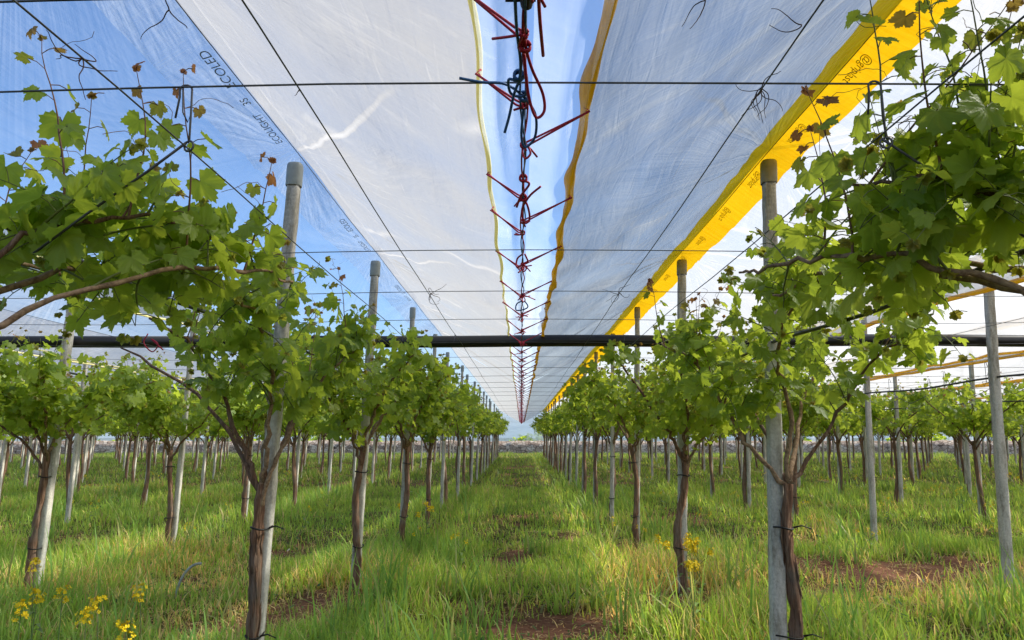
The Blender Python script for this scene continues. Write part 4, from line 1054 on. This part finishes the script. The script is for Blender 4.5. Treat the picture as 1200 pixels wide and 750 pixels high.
for i, (px, py, nh, lab) in enumerate([(818, 632, 6, 'tallest branching mustard plant beside the right alley trunk'), (800, 628, 3, 'small mustard plant touching the right alley trunk'), (770, 630, 2, 'small mustard plant left of the right alley trunk'), (812, 668, 2, 'low mustard plant at the foot of the right alley trunk'), (1180, 556, 4, 'yellow mustard plant near the right edge of the picture'), (470, 588, 5, 'pale mustard plant beside the second left trunk'), (500, 590, 4, 'mustard plant right of the second left trunk')]):
    h = .56; x, y = px2(px, py, h); mustard(x, y, h, nh, 430+i, lab, 'mustard plants beside the trunks', 1.15)
g = random.Random(77)
for i in range(52):
    y = g.uniform(7.5, 24); x = (g.uniform(.08, .62) if g.random() < .72 else -g.uniform(.05, .6))*y
    mustard(x, y, g.uniform(.3, .5), g.choice((2, 3, 4, 5)), 500+i, 'small yellow mustard plant scattered in the grass on the %s' % ('right' if x > 0 else 'left'), 'scattered mustard on the %s' % ('right' if x > 0 else 'left'), .8)
# bent grey hose in the grass near the left front post
x, y = px2(232, 690, .1); b = MB()
b.tube([(x+.17*math.cos(a)-.03, y+.1*math.sin(a)*.4, .02+.27*math.sin(a)) for a in np.linspace(1.5, math.pi, 12)], .011, 8)
tag(b.build('hose_loop', simple('grey_hose', (.28, .31, .28), .5, .4)), 'bent grey hose end sticking out of the grass beside the left front trunk', 'hose')

# ------------------------------------------------------------------ background: stone wall, greenhouses, hills
def stone_wall():
    m, nt, out = mat('dry_stone')
    co = N(nt, 'ShaderNodeNewGeometry').outputs['Position']
    v = N(nt, 'ShaderNodeTexVoronoi'); v.inputs['Scale'].default_value = 3.2; L(nt, scaled(nt, co, (1, 1, 1.7)), v.inputs['Vector'])
    e = N(nt, 'ShaderNodeTexVoronoi', feature='DISTANCE_TO_EDGE'); e.inputs['Scale'].default_value = 3.2; L(nt, scaled(nt, co, (1, 1, 1.7)), e.inputs['Vector'])
    sp = N(nt, 'ShaderNodeSeparateColor'); L(nt, v.outputs['Color'], sp.inputs[0])
    c = ramp(nt, sp.outputs[0], [(0, (.34, .25, .19)), (.5, (.56, .43, .33)), (1, (.75, .64, .52))])
    mx = N(nt, 'ShaderNodeMix', data_type='RGBA', blend_type='MULTIPLY'); mx.inputs[0].default_value = 1; L(nt, c, mx.inputs[6]); L(nt, ramp(nt, e.outputs['Distance'], [(0, (.15, .13, .12)), (.09, (1, 1, 1))]), mx.inputs[7])
    p = princ(nt, mx.outputs[2], .95, .1); L(nt, p.outputs[0], out.inputs[0]); return m
b = MB(); g = random.Random(3); xs = np.arange(-75, 75, .45); V = []; F = []
for i, x in enumerate(xs):
    h = .95+.13*float(vn(x*.9, 0, 5))+g.uniform(-.05, .05); d = g.uniform(-.05, .05)
    V += [(x, 61+d, -.1), (x, 61+d, h*.5), (x, 61.06+d, h), (x, 61.6, h+g.uniform(-.03, .03)), (x, 61.7, -.1)]
for i in range(len(xs)-1):
    for q in range(4): F.append((i*5+q, (i+1)*5+q, (i+1)*5+q+1, i*5+q+1))
b.add(V, F); tag(b.build('stone_wall', stone_wall(), smooth=False), 'low dry stone wall across the far end of the vineyard', 'wall')
GF, nt, out = mat('greenhouse_film'); tlg = N(nt, 'ShaderNodeBsdfTranslucent'); tlg.inputs[0].default_value = (.85, .93, 1, 1)
co = N(nt, 'ShaderNodeNewGeometry').outputs['Position']
p = princ(nt, ramp(nt, noise(nt, scaled(nt, co, (.8, .2, .5)), 1, 4), [(.3, (.72, .84, .92)), (.7, (.9, .94, .96))]), .5, .4); msg = N(nt, 'ShaderNodeMixShader'); msg.inputs[0].default_value = .6; L(nt, p.outputs[0], msg.inputs[1]); L(nt, tlg.outputs[0], msg.inputs[2]); tpg = N(nt, 'ShaderNodeBsdfTransparent'); msh = N(nt, 'ShaderNodeMixShader'); msh.inputs[0].default_value = .5; L(nt, msg.outputs[0], msh.inputs[1]); L(nt, tpg.outputs[0], msh.inputs[2]); L(nt, msh.outputs[0], out.inputs[0])
def greenhouse(x, y, w, h, ln, label):
    root = empty('greenhouse', (x+ln/2, y, 0), label, 'greenhouse', 'white greenhouses beyond the stone wall')
    b = MB(); n = 16; V = []; F = []
    for yy in (0, ln):
        V.append((-w/2, yy, 0))
        for k in range(n+1):
            a = math.pi*k/n; V.append((-w/2*math.cos(a), yy, h*.45+h*.55*math.sin(a)))
        V.append((w/2, yy, 0))
    m = n+3
    for k in range(m-1): F.append((k, k+1, m+k+1, m+k))
    F.append(tuple(range(m))); b.add(V, F); b.build('skin', GF, root, smooth=False)
    b = MB(); b.box((0, -.05, h*.38), (w*.22, .06, h*.72)); b.build('door', CAPG, root)
    for k in range(5):
        xx = -w/2+w*(k+.5)/5; b = MB(); b.tube([(xx, -.03, 0), (xx, -.03, h*.45+h*.5*math.sqrt(max(0, 1-(2*xx/w)**2)))], .05, 6); b.build('frame_bar', CAPG, root)
    root.rotation_euler = (0, 0, R(90))
pos = ['furthest left', 'left edge', 'left', 'centre left', 'middle, at the end of the alley', 'right of the alley', 'right', 'far right', 'furthest right']
for i, x in enumerate((-62, -47, -31, -14, .2, 15, 28, 44, 60)):
    greenhouse(x, 84+(i % 3)*3 if i != 4 else 76, 11 if i != 4 else 13, 3.6+(i % 2)*.3 if i != 4 else 4.0, 13, 'pale arched greenhouse beyond the stone wall, %s' % pos[i])
V = []; F = []; xs = np.linspace(-1200, 1200, 160)
for i, x in enumerate(xs):
    h = 22+30*float(fbm(x*.004, 1.0, 8, 4)); V += [(x, 900, -5), (x, 940, h)]
for i in range(len(xs)-1): F.append((2*i, 2*i+2, 2*i+3, 2*i+1))
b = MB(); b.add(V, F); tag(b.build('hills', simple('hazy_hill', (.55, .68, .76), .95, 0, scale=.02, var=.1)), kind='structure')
# dark low shrubs on the wall line
for i in range(26):
    x = g.uniform(-60, 60) if i > 3 else (-1.8, -.2, 1.0, 2.4)[i]; yy = 70 + g.uniform(-3, 3); r = g.uniform(.9, 1.7) if i > 3 else .6
    lv = []
    for k in range(260 if i > 3 else 160):
        d = np.array([g.gauss(0, 1) for _ in range(3)]); d /= np.linalg.norm(d); d[2] = abs(d[2]); q = d*np.array((r*1.4, r, r*1.25))*g.uniform(.55, 1.0)
        lv.append((q, d+np.array((0, 0, -.3)), d+np.array((g.gauss(0, .4), g.gauss(0, .4), .5)), .22, 0.05))
    root = empty('shrub', (x, yy, .0), 'dark green shrub behind the far stone wall', 'shrub', 'shrubs behind the far stone wall')
    link('foliage', build_leaves(lv, 2), root); b = MB(); b.tube([(0, 0, -.1), (0, 0, r)], [.09, .04], 6); b.build('stem', BARK, root)
